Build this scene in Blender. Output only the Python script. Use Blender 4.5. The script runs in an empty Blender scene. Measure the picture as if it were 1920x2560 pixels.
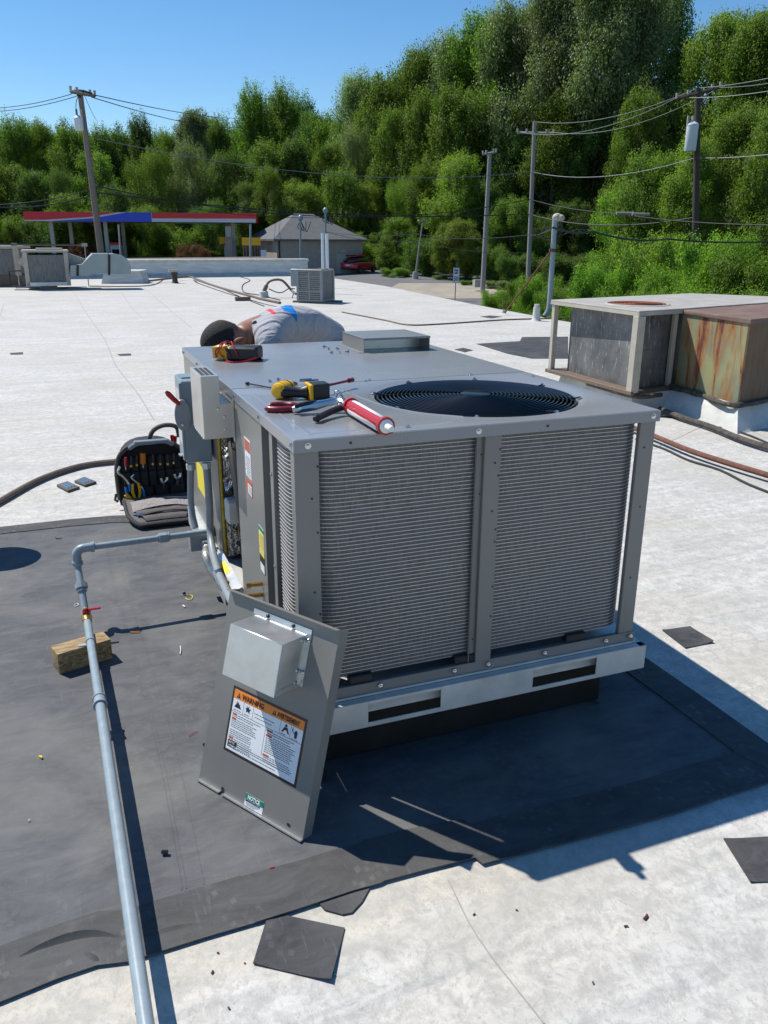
import bpy, bmesh, math, random
import numpy as np
from mathutils import Vector, Matrix
R=math.radians
S=bpy.context.scene; COL=S.collection
random.seed(7)
# ------------------------------------------------------------------ camera
CX,CY,CZ=-.539,-2.036,1.5755
YAW,PITCH,ROLL,F=.3732,.3242,.0054,2033.
_fw=Vector((math.sin(YAW)*math.cos(PITCH),math.cos(YAW)*math.cos(PITCH),-math.sin(PITCH)))
_r0=Vector((math.cos(YAW),-math.sin(YAW),0)); _u0=_r0.cross(_fw)
_r=_r0*math.cos(ROLL)+_u0*math.sin(ROLL); _u=-_r0*math.sin(ROLL)+_u0*math.cos(ROLL)
cd=bpy.data.cameras.new('camera'); cam=bpy.data.objects.new('camera',cd); COL.objects.link(cam); S.camera=cam
m=Matrix((( _r.x,_u.x,-_fw.x,CX),(_r.y,_u.y,-_fw.y,CY),(_r.z,_u.z,-_fw.z,CZ),(0,0,0,1)))
cam.matrix_world=m
cd.sensor_fit='VERTICAL'; cd.sensor_height=36; cd.lens=36*F/2560; cd.clip_start=.05; cd.clip_end=3000
# ------------------------------------------------------------------ light
SUNDIR=Vector((-.455,.612,1.07)).normalized()      # towards the sun
w=bpy.data.worlds.new('World'); S.world=w; w.use_nodes=True
nt=w.node_tree; bg=nt.nodes['Background']; sky=nt.nodes.new('ShaderNodeTexSky')
sky.sky_type='NISHITA'; sky.sun_disc=False; sky.sun_elevation=math.asin(SUNDIR.z); sky.sun_rotation=math.atan2(SUNDIR.x,SUNDIR.y)
sky.air_density=1.0; sky.dust_density=0.0; sky.ozone_density=4.0; sky.altitude=0
hsv=nt.nodes.new('ShaderNodeHueSaturation'); hsv.inputs['Saturation'].default_value=1.23
nt.links.new(sky.outputs[0],hsv.inputs['Color']); nt.links.new(hsv.outputs[0],bg.inputs[0]); bg.inputs[1].default_value=.1
sd=bpy.data.lights.new('sun','SUN'); sd.energy=4.5; sd.angle=R(.5); sd.color=(1,.95,.87)
so=bpy.data.objects.new('sun',sd); COL.objects.link(so); so.rotation_euler=SUNDIR.to_track_quat('Z','Y').to_euler(); so.location=(-20,30,50)
S.view_settings.view_transform='Standard'; S.view_settings.look='None'; S.view_settings.gamma=1
S.view_settings.use_curve_mapping=False; S.view_settings.exposure=.35
S.render.engine='CYCLES'; S.cycles.max_bounces=8; S.cycles.transparent_max_bounces=12
# ------------------------------------------------------------------ pixel (1920x2560) to point on a known plane
C0=Vector((CX,CY,CZ))
def ray(x,y): return _fw+_r*((x-960)/F)-_u*((y-1280)/F)
def gz(x,y,z=0.): d=ray(x,y); return C0+d*((z-CZ)/d.z)
def gy(x,y,Y): d=ray(x,y); return C0+d*((Y-CY)/d.y)
def gx(x,y,X): d=ray(x,y); return C0+d*((X-CX)/d.x)
def gd(x,y,D): d=ray(x,y); return C0+d*(D/math.hypot(d.x,d.y))
def dz(x): return x*1.15732
def D2(x,y,D): return gd(x*1.15732,y*1.15732,D)
def z1(u,v): return 420+.2893*u,860+.2893*v
def z5(u,v): return 260+.2652*u,1000+.2652*v
# ------------------------------------------------------------------ materials
def newmat(name):
    m=bpy.data.materials.new(name); m.use_nodes=True; return m,m.node_tree,m.node_tree.nodes['Principled BSDF']
def mat(name,col,rough=.5,metal=0.,var=0.,vscale=20.,bump=0.,bscale=60.,spec=.5,col2=None,coat=0.,stretch=None,detail=6):
    m,nt,b=newmat(name); N=nt.nodes; L=nt.links
    b.inputs['Roughness'].default_value=rough; b.inputs['Metallic'].default_value=metal
    b.inputs['Specular IOR Level'].default_value=spec; b.inputs['Coat Weight'].default_value=coat
    c=(*col,1)
    if var>0 or col2 or bump>0:
        tc=N.new('ShaderNodeNewGeometry'); mp=N.new('ShaderNodeMapping'); L.new(tc.outputs['Position'],mp.inputs[0])
        if stretch: mp.inputs['Scale'].default_value=stretch
    if var>0 or col2:
        n=N.new('ShaderNodeTexNoise'); n.inputs['Scale'].default_value=vscale; n.inputs['Detail'].default_value=detail; n.inputs['Roughness'].default_value=.65
        L.new(mp.outputs[0],n.inputs['Vector'])
        r=N.new('ShaderNodeValToRGB'); r.color_ramp.elements[0].position=.3; r.color_ramp.elements[1].position=.7
        c2=col2 if col2 else tuple(min(1,x*(1+var)) for x in col)
        c1=col if col2 else tuple(x*(1-var) for x in col)
        r.color_ramp.elements[0].color=(*c1,1); r.color_ramp.elements[1].color=(*c2,1)
        L.new(n.outputs[0],r.inputs[0]); L.new(r.outputs[0],b.inputs['Base Color'])
        q=N.new('ShaderNodeMapRange'); q.inputs[3].default_value=max(.02,rough-.08); q.inputs[4].default_value=min(1,rough+.1)
        L.new(n.outputs[0],q.inputs[0]); L.new(q.outputs[0],b.inputs['Roughness'])
    else: b.inputs['Base Color'].default_value=c
    if bump>0:
        n2=N.new('ShaderNodeTexNoise'); n2.inputs['Scale'].default_value=bscale; n2.inputs['Detail'].default_value=5; L.new(mp.outputs[0],n2.inputs['Vector'])
        bp=N.new('ShaderNodeBump'); bp.inputs['Strength'].default_value=bump; bp.inputs['Distance'].default_value=.01
        L.new(n2.outputs[0],bp.inputs['Height']); L.new(bp.outputs[0],b.inputs['Normal'])
    return m
def g(v): return (v,v,v)
M={}
M['steel_paint']=mat('grey_enamel',(.205,.20,.184),.33,0,.07,3,.05,9,spec=.5)
M['lid_paint']=mat('lid_enamel',(.225,.235,.245),.25,0.,.03,2.5,.008,3,spec=.8)
M['galv']=mat('galvanised_steel',(.60,.61,.585),.4,.3,.14,9,.06,20)
M['galv_bright']=mat('bright_sheet_steel',(.62,.63,.62),.34,.85,.1,14,.03,30)
M['stainless']=mat('satin_steel',(.56,.54,.50),.38,.75,.06,10)
M['dark']=mat('dark_metal',(.02,.02,.022),.6)
M['black_gloss']=mat('black_gloss_enamel',(.008,.009,.011),.27,0,spec=.5)
M['fin']=mat('coil_fins',(.17,.165,.165),.55,.4,.3,60,.35,420,col2=(.27,.26,.26))
M['tube']=mat('coil_tube_alloy',(.72,.71,.70),.3,.45)
M['blue_grey']=mat('blue_grey_paint',(.22,.28,.31),.38,0,.08,12,spec=.5)
M['pipe_grey']=mat('grey_pipe_paint',(.25,.31,.345),.36,0,.1,25,.03,60)
M['conduit']=mat('grey_conduit',(.24,.27,.29),.42,0,.1,15)
M['red']=mat('red_plastic',(.42,.012,.02),.35)
M['dark_red']=mat('dark_red_grip',(.2,.008,.016),.3)
M['yellow']=mat('yellow_plastic',(.75,.42,.01),.4,0,.06,60)
M['black_plastic']=mat('black_plastic',(.016,.016,.018),.42,0,.2,50)
M['rubber']=mat('black_rubber',(.02,.02,.02),.65)
M['chrome']=mat('bare_tool_steel',(.6,.6,.6),.22,1.)
M['white_plastic']=mat('white_plastic',(.75,.75,.72),.4)
M['paper']=mat('label_white',(.78,.8,.82),.4)
M['ink']=mat('label_black',(.012,.01,.015),.5)
M['ink_brown']=mat('label_border',(.03,.014,.016),.35)
M['orange']=mat('label_orange',(.85,.24,.02),.45)
M['label_red']=mat('label_brick_red',(.5,.1,.04),.5)
M['text_grey']=mat('label_fine_print',(.16,.17,.2),.6)
M['green']=mat('label_green',(.0,.22,.13),.5)
M['label_yellow']=mat('label_yellow',(.85,.68,.02),.5)
M['insul']=mat('yellow_fibre',(.45,.3,.03),.9,0,.3,80,.6,150)
M['foil']=mat('crinkled_foil',(.5,.5,.5),.22,1.,.25,25,1.0,45)
M['brass']=mat('brass',(.5,.3,.1),.32,.9)
M['wood']=None
M['beige']=mat('beige_paint',(.42,.385,.315),.55,0,.12,8,.05,40)
M['beige_top']=mat('weathered_beige_top',(.37,.35,.315),.65,0,.14,4,.05,20)
M['white_dirty']=mat('dirty_white_membrane',(.62,.62,.58),.75,0,.0,4,.2,12,col2=(.4,.4,.37))
M['parapet']=mat('parapet_coating',(.42,.46,.46),.7,0,0,3,.1,8,col2=(.68,.7,.68),stretch=(.6,.6,3))
M['wire']=mat('black_cable',(.02,.02,.022),.6)
M['wire_light']=mat('bare_aluminium_line',(.22,.23,.235),.5,.3)
M['pole_wood']=mat('weathered_pole_wood',(.20,.17,.14),.85,0,.25,6,.3,20,stretch=(6,6,.5))
M['pole_dark']=mat('dark_pole_wood',(.07,.05,.04),.85,0,.3,6,.3,20,stretch=(6,6,.5))
M['pole_pale']=mat('grey_pole_wood',(.30,.28,.26),.85,0,.2,6,.3,20,stretch=(6,6,.5))
M['brown_pipe']=mat('brown_pipe_wrap',(.15,.105,.075),.6,0,.3,20,.2,60)
M['rust_pipe']=mat('rusty_pipe',(.22,.07,.035),.75,0,.4,18,.3,60,col2=(.07,.04,.035))
M['asphalt']=mat('asphalt',(.13,.13,.135),.9,0,.15,.6,.2,8)
M['gravel']=mat('sandy_shoulder',(.31,.275,.225),.95,0,.2,.8,.2,6)
M['paint_white']=mat('road_paint',(.6,.6,.58),.7)
M['grass']=mat('rough_grass_ground',(.035,.06,.018),.95,0,.4,.5,.4,6,col2=(.09,.11,.035))
M['brick']=mat('pale_block_wall',(.36,.31,.26),.85,0,.1,3,.1,6)
M['shingle']=mat('grey_shingle',(.11,.115,.12),.85,0,.2,2,.2,6)
M['canopy_red']=mat('fascia_red',(.75,.02,.035),.35)
M['canopy_blue']=mat('fascia_blue',(.025,.07,.6),.35)
M['canopy_white']=mat('fascia_white',(.62,.66,.7),.4)
M['canopy_post']=mat('canopy_column_paint',(.45,.44,.4),.5)
M['awning']=mat('awning_yellow',(.85,.45,.01),.6)
M['glass']=mat('dark_glass',(.02,.025,.03),.08,spec=.8)
M['car_red']=mat('car_red',(.6,.012,.04),.25,coat=1.)
M['concrete']=mat('concrete',(.4,.38,.34),.9,0,.1,5)
def cuttable(): pass
def wood():
    m,nt,b=newmat('treated_timber'); N=nt.nodes;L=nt.links
    tc=N.new('ShaderNodeTexCoord'); mp=N.new('ShaderNodeMapping'); mp.inputs['Scale'].default_value=(1.5,14,14); L.new(tc.outputs['Object'],mp.inputs[0])
    w=N.new('ShaderNodeTexNoise'); w.inputs['Scale'].default_value=6; w.inputs['Detail'].default_value=8; w.inputs['Distortion'].default_value=1.5; L.new(mp.outputs[0],w.inputs['Vector'])
    r=N.new('ShaderNodeValToRGB'); e=r.color_ramp.elements; e[0].position=.35; e[0].color=(.15,.09,.035,1); e[1].position=.62; e[1].color=(.42,.30,.15,1)
    L.new(w.outputs[0],r.inputs[0]); L.new(r.outputs[0],b.inputs['Base Color']); b.inputs['Roughness'].default_value=.8
    return m
M['wood']=wood()
def mixn(nt,a,b,f,mode='MIX'):
    x=nt.nodes.new('ShaderNodeMix'); x.data_type='RGBA'; x.blend_type=mode
    for s,v in((0,f),(6,a),(7,b)):
        if isinstance(v,(tuple,list)): x.inputs[s].default_value=(*v,1)[:4]
        elif isinstance(v,(int,float)): x.inputs[s].default_value=v
        else: nt.links.new(v,x.inputs[s])
    return x.outputs[2]
def noise(nt,vec,scale,detail=5,rough=.6,dist=0.):
    n=nt.nodes.new('ShaderNodeTexNoise'); n.inputs['Scale'].default_value=scale; n.inputs['Detail'].default_value=detail
    n.inputs['Roughness'].default_value=rough; n.inputs['Distortion'].default_value=dist
    nt.links.new(vec,n.inputs['Vector']); return n.outputs[0]
def ramp(nt,v,*st):
    r=nt.nodes.new('ShaderNodeValToRGB'); e=r.color_ramp.elements
    while len(e)<len(st): e.new(.5)
    for i,(p,c) in enumerate(st): e[i].position=p; e[i].color=(c,c,c,1) if isinstance(c,(int,float)) else (*c,1)
    nt.links.new(v,r.inputs[0]); return r.outputs[0]
def mapping(nt,scale,rot=0,src='pos',loc=(0,0,0)):
    if src=='pos': t=nt.nodes.new('ShaderNodeNewGeometry').outputs['Position']
    else: t=nt.nodes.new('ShaderNodeTexCoord').outputs['Object']
    mp=nt.nodes.new('ShaderNodeMapping'); mp.inputs['Scale'].default_value=scale; mp.inputs['Rotation'].default_value=(0,0,rot); mp.inputs['Location'].default_value=loc
    nt.links.new(t,mp.inputs[0]); return mp.outputs[0]
def bumpn(nt,b,h,strength,dist,prev=None):
    bp=nt.nodes.new('ShaderNodeBump'); bp.inputs['Strength'].default_value=strength; bp.inputs['Distance'].default_value=dist
    nt.links.new(h,bp.inputs['Height'])
    if prev: nt.links.new(prev,bp.inputs['Normal'])
    nt.links.new(bp.outputs[0],b.inputs['Normal']); return bp.outputs[0]
def roof_mat():
    m,nt,b=newmat('white_roof_membrane')
    p=mapping(nt,(1,1,1)); st=mapping(nt,(.45,1.6,1),R(-20)); fine=mapping(nt,(1,1,1),R(25))
    base=ramp(nt,noise(nt,p,1.1,7,.65),(.3,(.485,.475,.445)),(.62,(.62,.608,.575)))
    warm=ramp(nt,noise(nt,p,.9,4,.5,.6),(.5,0.),(.70,.45))
    c=mixn(nt,base,(.53,.49,.40),warm)
    sp=nt.nodes.new('ShaderNodeSeparateXYZ'); nt.links.new(p,sp.inputs[0])
    k=nt.nodes.new('ShaderNodeMath'); k.operation='MULTIPLY_ADD'; nt.links.new(noise(nt,p,5,5,.6,.5),k.inputs[0]); k.inputs[1].default_value=.34; nt.links.new(sp.outputs[1],k.inputs[2])
    e1=ramp(nt,k.outputs[0],(.0,0.),(1.,1.)); mr=nt.nodes.new('ShaderNodeMapRange'); nt.links.new(k.outputs[0],mr.inputs[0]); mr.inputs[1].default_value=-.50; mr.inputs[2].default_value=-.40; mr.inputs[3].default_value=0; mr.inputs[4].default_value=.5
    m2=nt.nodes.new('ShaderNodeMapRange'); nt.links.new(sp.outputs[0],m2.inputs[0]); m2.inputs[1].default_value=.75; m2.inputs[2].default_value=.35
    m3=nt.nodes.new('ShaderNodeMapRange'); nt.links.new(sp.outputs[1],m3.inputs[0]); m3.inputs[1].default_value=0.; m3.inputs[2].default_value=-.3
    mm_=nt.nodes.new('ShaderNodeMath'); mm_.operation='MULTIPLY'; nt.links.new(mr.outputs[0],mm_.inputs[0]); nt.links.new(m2.outputs[0],mm_.inputs[1])
    mn_=nt.nodes.new('ShaderNodeMath'); mn_.operation='MULTIPLY'; nt.links.new(mm_.outputs[0],mn_.inputs[0]); nt.links.new(m3.outputs[0],mn_.inputs[1])
    c=mixn(nt,c,(.55,.49,.37),mn_.outputs[0])
    # scuffs and dirt flecks
    s1=ramp(nt,noise(nt,fine,16,9,.82,.5),(.42,.62),(.56,0.))
    c=mixn(nt,c,(.33,.32,.30),s1)
    s3=ramp(nt,noise(nt,mapping(nt,(1,.6,1),R(-35)),55,8,.9,.0),(.40,.8),(.48,0.))
    c=mixn(nt,c,(.33,.32,.29),s3)
    # boot prints: small blocks in loose patches
    v=nt.nodes.new('ShaderNodeTexVoronoi'); v.distance='CHEBYCHEV'; v.inputs['Scale'].default_value=42; nt.links.new(mapping(nt,(1,1,1),R(33)),v.inputs['Vector'])
    vm=ramp(nt,v.outputs['Distance'],(.22,1.),(.34,0.)); pm=ramp(nt,noise(nt,p,3.6,3,.6,.5),(.48,0.),(.58,.55))
    ml=nt.nodes.new('ShaderNodeMath'); ml.operation='MULTIPLY'; nt.links.new(vm,ml.inputs[0]); nt.links.new(pm,ml.inputs[1])
    c=mixn(nt,c,(.40,.39,.36),ml.outputs[0])
    # far streaks and ponding stains
    f=ramp(nt,noise(nt,st,1.0,5,.6,1.0),(.50,0.),(.72,.55))
    c=mixn(nt,c,(.42,.39,.33),f)
    w1=ramp(nt,noise(nt,mapping(nt,(.35,2.6,1),R(-20)),2.2,3,.5,.8),(.46,0.),(.66,.4))
    c=mixn(nt,c,(.40,.385,.345),w1)
    nt.links.new(c,b.inputs['Base Color']); b.inputs['Roughness'].default_value=.72; b.inputs['Specular IOR Level'].default_value=.3
    n1=bumpn(nt,b,noise(nt,mapping(nt,(.35,2.6,1),R(-20)),1.6,3,.5,.8),.6,.05)
    n2=bumpn(nt,b,noise(nt,p,60,4,.6),.25,.004,n1)
    return m
M['roof']=roof_mat()
def dark_mat(name,c1,c2,dust,rot=20):
    m,nt,b=newmat(name)
    p=mapping(nt,(1,1,1)); st=mapping(nt,(1,2.4,1),R(rot))
    c=mixn(nt,c1,c2,ramp(nt,noise(nt,st,5.5,8,.72,.8),(.32,0.),(.68,1.)))
    c=mixn(nt,c,dust,ramp(nt,noise(nt,p,1.7,4,.6,.7),(.48,0.),(.72,.7)))
    c=mixn(nt,c,(.16,.155,.14),ramp(nt,noise(nt,mapping(nt,(1,1,1),R(40)),45,6,.8,1.5),(.60,0.),(.70,.55)))
    v=nt.nodes.new('ShaderNodeTexVoronoi'); v.distance='CHEBYCHEV'; v.inputs['Scale'].default_value=40; nt.links.new(mapping(nt,(1,.8,1),R(rot+12)),v.inputs['Vector'])
    vm=ramp(nt,v.outputs['Distance'],(.2,1.),(.33,0.)); pm=ramp(nt,noise(nt,p,4.5,4,.6,.5),(.50,0.),(.60,.38 if rot>30 else .16))
    ml=nt.nodes.new('ShaderNodeMath'); ml.operation='MULTIPLY'; nt.links.new(vm,ml.inputs[0]); nt.links.new(pm,ml.inputs[1])
    c=mixn(nt,c,(.2,.195,.18),ml.outputs[0])
    c=mixn(nt,c,(.19,.185,.17),ramp(nt,noise(nt,mapping(nt,(9,.8,1),R(rot-38)),9,5,.7,.3),(.60,0.),(.72,.35)))
    nt.links.new(c,b.inputs['Base Color']); b.inputs['Roughness'].default_value=.62; b.inputs['Specular IOR Level'].default_value=.15
    n1=bumpn(nt,b,noise(nt,p,4,3,.5),.35,.03); bumpn(nt,b,noise(nt,p,150,3,.6),.2,.002,n1)
    return m
M['membrane']=dark_mat('black_rubber_membrane',(.072,.074,.079),(.130,.132,.139),(.195,.19,.175))
M['membrane_band']=dark_mat('black_rubber_band',(.054,.053,.054),(.100,.099,.099),(.09,.088,.082),60)
M['patch']=dark_mat('rubber_patch',(.04,.04,.044),(.085,.085,.09),(.12,.118,.112),10)
def rust_mat():
    m,nt,b=newmat('rusted_green_panel')
    p=mapping(nt,(1,1,1)); st=mapping(nt,(4.2,4.2,.8))
    base=mixn(nt,(.15,.20,.15),(.28,.27,.13),ramp(nt,noise(nt,p,3,4),(.35,0.),(.65,1.)))
    c=mixn(nt,base,(.30,.12,.03),ramp(nt,noise(nt,st,1.1,6,.7,.6),(.46,0.),(.55,.95)))
    c=mixn(nt,c,(.10,.032,.025),ramp(nt,noise(nt,st,1.1,6,.7,.6),(.545,0.),(.60,.97)))
    nt.links.new(c,b.inputs['Base Color']); b.inputs['Roughness'].default_value=.75
    bumpn(nt,b,noise(nt,p,40,4),.3,.004); return m
M['rust_panel']=rust_mat()
M['rust_top']=mat('rusted_top_sheet',(.12,.07,.05),.8,0,.2,5,.2,40,col2=(.21,.14,.115))
M['rust_dark']=mat('rusted_side_sheet',(.15,.13,.09),.8,0,0,4,.2,30,col2=(.16,.07,.03),stretch=(5,5,1))
def oldcoil():
    m,nt,b=newmat('dirty_old_coil')
    c=mixn(nt,(.07,.07,.07),(.17,.17,.165),ramp(nt,noise(nt,mapping(nt,(1,1,1)),3,6),(.35,0.),(.65,1.)))
    c=mixn(nt,c,(.5,.5,.5),ramp(nt,noise(nt,mapping(nt,(3.5,3.5,.7)),11,5,.7),(.57,0.),(.7,.75)))
    c=mixn(nt,c,(.07,.07,.07),ramp(nt,noise(nt,mapping(nt,(1,1,14)),2.2,5,.7),(.58,0.),(.66,.5)))
    nt.links.new(c,b.inputs['Base Color']); b.inputs['Roughness'].default_value=.7
    bumpn(nt,b,noise(nt,mapping(nt,(1,1,12)),12,2),.4,.006); return m
M['old_coil']=oldcoil()
# ------------------------------------------------------------------ mesh building
WL={}
class MB:
    def __init__(s): s.v=[]; s.f=[]; s.M=None
    def _a(s,vs,fs,T=None):
        o=len(s.v)
        for p in vs:
            p=Vector(p)
            if T is not None: p=T@p
            if s.M is not None: p=s.M@p
            s.v.append(p)
        s.f+=[[i+o for i in f] for f in fs]; return s
    def box(s,x0,x1,y0,y1,z0,z1,T=None):
        vs=[(x,y,z) for z in(z0,z1) for y in(y0,y1) for x in(x0,x1)]
        return s._a(vs,[(0,2,3,1),(4,5,7,6),(0,1,5,4),(2,6,7,3),(0,4,6,2),(1,3,7,5)],T)
    def cbox(s,c,d,T=None):
        return s.box(c[0]-d[0]/2,c[0]+d[0]/2,c[1]-d[1]/2,c[1]+d[1]/2,c[2]-d[2]/2,c[2]+d[2]/2,T)
    def hexa(s,b,t):      # bottom ring, top ring of n points
        n=len(b); return s._a(list(b)+list(t),[list(range(n))[::-1],list(range(n,2*n))]+[(i,(i+1)%n,n+(i+1)%n,n+i) for i in range(n)])
    def prism(s,poly,z0,z1,T=None):
        n=len(poly); return s._a([(x,y,z0) for x,y in poly]+[(x,y,z1) for x,y in poly],[list(range(n))[::-1],list(range(n,2*n))]+[(i,(i+1)%n,n+(i+1)%n,n+i) for i in range(n)],T)
    def tube(s,pts,r,n=8,caps=True,T=None,flat=None):
        pts=[Vector(p) for p in pts]; rr=r if isinstance(r,(list,tuple)) else [r]*len(pts)
        vs=[];fs=[]; up=None
        for i,p in enumerate(pts):
            t=(pts[min(i+1,len(pts)-1)]-pts[max(i-1,0)])
            if t.length<1e-9: t=Vector((0,0,1))
            t.normalize()
            if up is None: up=Vector((0,0,1)) if abs(t.z)<.9 else Vector((1,0,0))
            a=t.cross(up)
            if a.length<1e-6: a=t.cross(Vector((0,1,.1)))
            a.normalize(); b=a.cross(t).normalized(); up=b
            for k in range(n):
                an=2*math.pi*k/n; vs.append(p+(a*math.cos(an)+b*math.sin(an))*rr[i])
        for i in range(len(pts)-1):
            for k in range(n): fs.append((i*n+k,i*n+(k+1)%n,(i+1)*n+(k+1)%n,(i+1)*n+k))
        if caps: fs.append(list(range(n))[::-1]); fs.append([(len(pts)-1)*n+k for k in range(n)])
        return s._a(vs,fs,T)
    def lathe(s,prof,n=20,T=None):
        vs=[];fs=[]
        for r,z in prof:
            for k in range(n): an=2*math.pi*k/n; vs.append((r*math.cos(an),r*math.sin(an),z))
        for i in range(len(prof)-1):
            for k in range(n): fs.append((i*n+k,i*n+(k+1)%n,(i+1)*n+(k+1)%n,(i+1)*n+k))
        if prof[0][0]>1e-6: fs.append(list(range(n))[::-1])
        if prof[-1][0]>1e-6: fs.append([(len(prof)-1)*n+k for k in range(n)])
        return s._a(vs,fs,T)
    def cyl(s,a,b,r,n=16): return s.tube([a,b],r,n)
    def ell(s,c,d,T=None,n=12,m=8):
        prof=[(max(1e-4,math.sin(math.pi*i/m)),-math.cos(math.pi*i/m)) for i in range(m+1)]
        Tm=Matrix.Translation(Vector(c))@Matrix.Diagonal((*d,1)); 
        if T is not None: Tm=T@Tm
        return s.lathe(prof,n,Tm)
    def face(s,pts): return s._a(pts,[list(range(len(pts)))])
    def slab(s,pts,t):   # polygon points (any plane, normal n) thickened downwards by t
        pts=[Vector(p) for p in pts]; return s.hexa([p-Vector((0,0,t)) for p in pts],pts)
    def build(s,name,m,parent=None,bevel=0,smooth=True,sub=0,segs=1):
        me=bpy.data.meshes.new(name)
        c=Vector((0,0,0))
        xs=[v.x for v in s.v];ys=[v.y for v in s.v];zs=[v.z for v in s.v]
        c=Vector(((min(xs)+max(xs))/2,(min(ys)+max(ys))/2,min(zs)))
        me.from_pydata([v-c for v in s.v],[],s.f)
        bm=bmesh.new(); bm.from_mesh(me); bmesh.ops.recalc_face_normals(bm,faces=bm.faces)
        if bevel: bmesh.ops.bevel(bm,geom=[e for e in bm.edges if e.is_manifold and e.calc_face_angle(0)>.6],offset=bevel,segments=segs,affect='EDGES',profile=.7,clamp_overlap=True)
        bm.to_mesh(me); bm.free()
        mm=M[m] if isinstance(m,str) else m; me.materials.append(mm)
        if smooth:
            me.shade_smooth(); me.set_sharp_from_angle(angle=R(35))
        o=bpy.data.objects.new(name,me); COL.objects.link(o)
        if parent is not None: o.parent=parent; o.location=c-WL[parent.name]
        else: o.location=c
        WL[o.name]=c
        if sub:
            mo=o.modifiers.new('sub','SUBSURF'); mo.levels=sub; mo.render_levels=sub
        return o
def tag(o,label=None,cat=None,group=None,kind=None):
    if label: o['label']=label
    if cat: o['category']=cat
    if group: o['group']=group
    if kind: o['kind']=kind
    return o
def thing(name,label,cat,loc=(0,0,0),group=None):
    o=bpy.data.objects.new(name,None); COL.objects.link(o); o.location=loc; o.empty_display_size=.1
    WL[o.name]=Vector(loc); return tag(o,label,cat,group)
def kids(o): return [x for x in bpy.data.objects if x.parent==o]
def dup(o,parent=None):
    c=o.copy(); COL.objects.link(c); c.parent=parent
    for ch in list(o.children): dup(ch,c)
    return c
def share(o,loc,rot=None,name=None):    # sibling copy of a part
    c=o.copy(); COL.objects.link(c); c.location=loc
    if rot is not None: c.rotation_euler=rot
    return c
def lerp(a,b,t): return Vector(a)*(1-t)+Vector(b)*t
def sag(a,b,d,n=14): return [lerp(a,b,i/n)-Vector((0,0,4*d*(i/n)*(1-i/n))) for i in range(n+1)]
def smooth(pts,n=6):
    pts=[Vector(p) for p in pts]; P=[pts[0]*2-pts[1]]+pts+[pts[-1]*2-pts[-2]]; o=[]
    for i in range(1,len(P)-2):
        for k in range(n):
            t=k/n; o.append(.5*((2*P[i])+(-P[i-1]+P[i+1])*t+(2*P[i-1]-5*P[i]+4*P[i+1]-P[i+2])*t*t+(-P[i-1]+3*P[i]-3*P[i+1]+P[i+2])*t**3))
    o.append(pts[-1]); return o
def text_mesh(txt,size,m,parent,Mx,name='lettering',depth=.0006,align='LEFT',sx=1.,bold=0):
    cu=bpy.data.curves.new('t','FONT'); cu.body=txt; cu.size=size; cu.align_x=align; cu.extrude=depth/2; cu.offset=bold; cu.resolution_u=2
    o=bpy.data.objects.new('t',cu); COL.objects.link(o)
    me=bpy.data.meshes.new_from_object(o); bpy.data.objects.remove(o)
    me.transform(Mx@Matrix.Diagonal((sx,1,1,1)))
    me.materials.clear(); me.materials.append(M[m]); me.name=name
    t=bpy.data.objects.new(name,me); COL.objects.link(t); t.parent=parent; t.location=-WL.get(parent.name,Vector()); WL[t.name]=Vector(); return t
# ================================================================== SETTING
def struct(o): return tag(o,kind='structure')
HB=[(-400,-3.4),(42,-3.4),(75,-1.5),(87,-1.2),(130,-.4),(200,3.),(1200,30)]
def hgt(d):
    for (a,za),(b,zb) in zip(HB,HB[1:]):
        if d<=b: return za+(zb-za)*(d-a)/(b-a)
    return 30
HD=Vector((math.sin(YAW),math.cos(YAW),0)); HR=Vector((math.cos(YAW),-math.sin(YAW),0))
def gnd(px,d,off=0.):      # ground point in direction of a pixel column, d metres ahead
    lat=(px-960)/F*math.cos(PITCH)*1.03
    p=Vector((CX,CY,0))+HD*d+HR*(d*lat); p.z=hgt(d)+off; return p
def terrain():
    b=MB(); us=[-1200,-500,-250,-140,-90,-60,-40,-20,0,20,40,60,90,140,250,500,1200]; ds=[-400,-60,0,20,42,50,58,66,75,87,100,115,130,160,200,400,1200]
    for d in ds:
        for u in us:
            p=Vector((CX,CY,0))+HD*d+HR*u; b.v.append(Vector((p.x,p.y,hgt(d))))
    n=len(us)
    for i in range(len(ds)-1):
        for j in range(n-1): b.f.append([i*n+j,i*n+j+1,(i+1)*n+j+1,(i+1)*n+j])
    struct(b.build('ground','grass'))
terrain()
def drape(name,m,corners,ds,off):   # corners: function d -> (u0,u1) lateral metres
    b=MB()
    for d in ds:
        u0,u1=corners(d)
        for k in range(5):
            p=Vector((CX,CY,0))+HD*d+HR*(u0+(u1-u0)*k/4); b.v.append(Vector((p.x,p.y,hgt(d)+off)))
    for i in range(len(ds)-1):
        for j in range(4): b.f.append([i*5+j,i*5+j+1,(i+1)*5+j+1,(i+1)*5+j])
    return struct(b.build(name,m))
drape('parking_lot','asphalt',lambda d:(-45,9),[42,50,58,66,75,87,98],.03)
drape('gravel_shoulder','gravel',lambda d:(-1+(d-58)*.2,8.5),[59,62,66,68.5],.045)
drape('road','asphalt',lambda d:(-6,60),[44,50,57.5],.06)
drape('road_marking','paint_white',lambda d:(-6,60),[54.0,54.15],.068)
drape('kerb','concrete',lambda d:(9,11.5),[70,70.3],.14)

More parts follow.
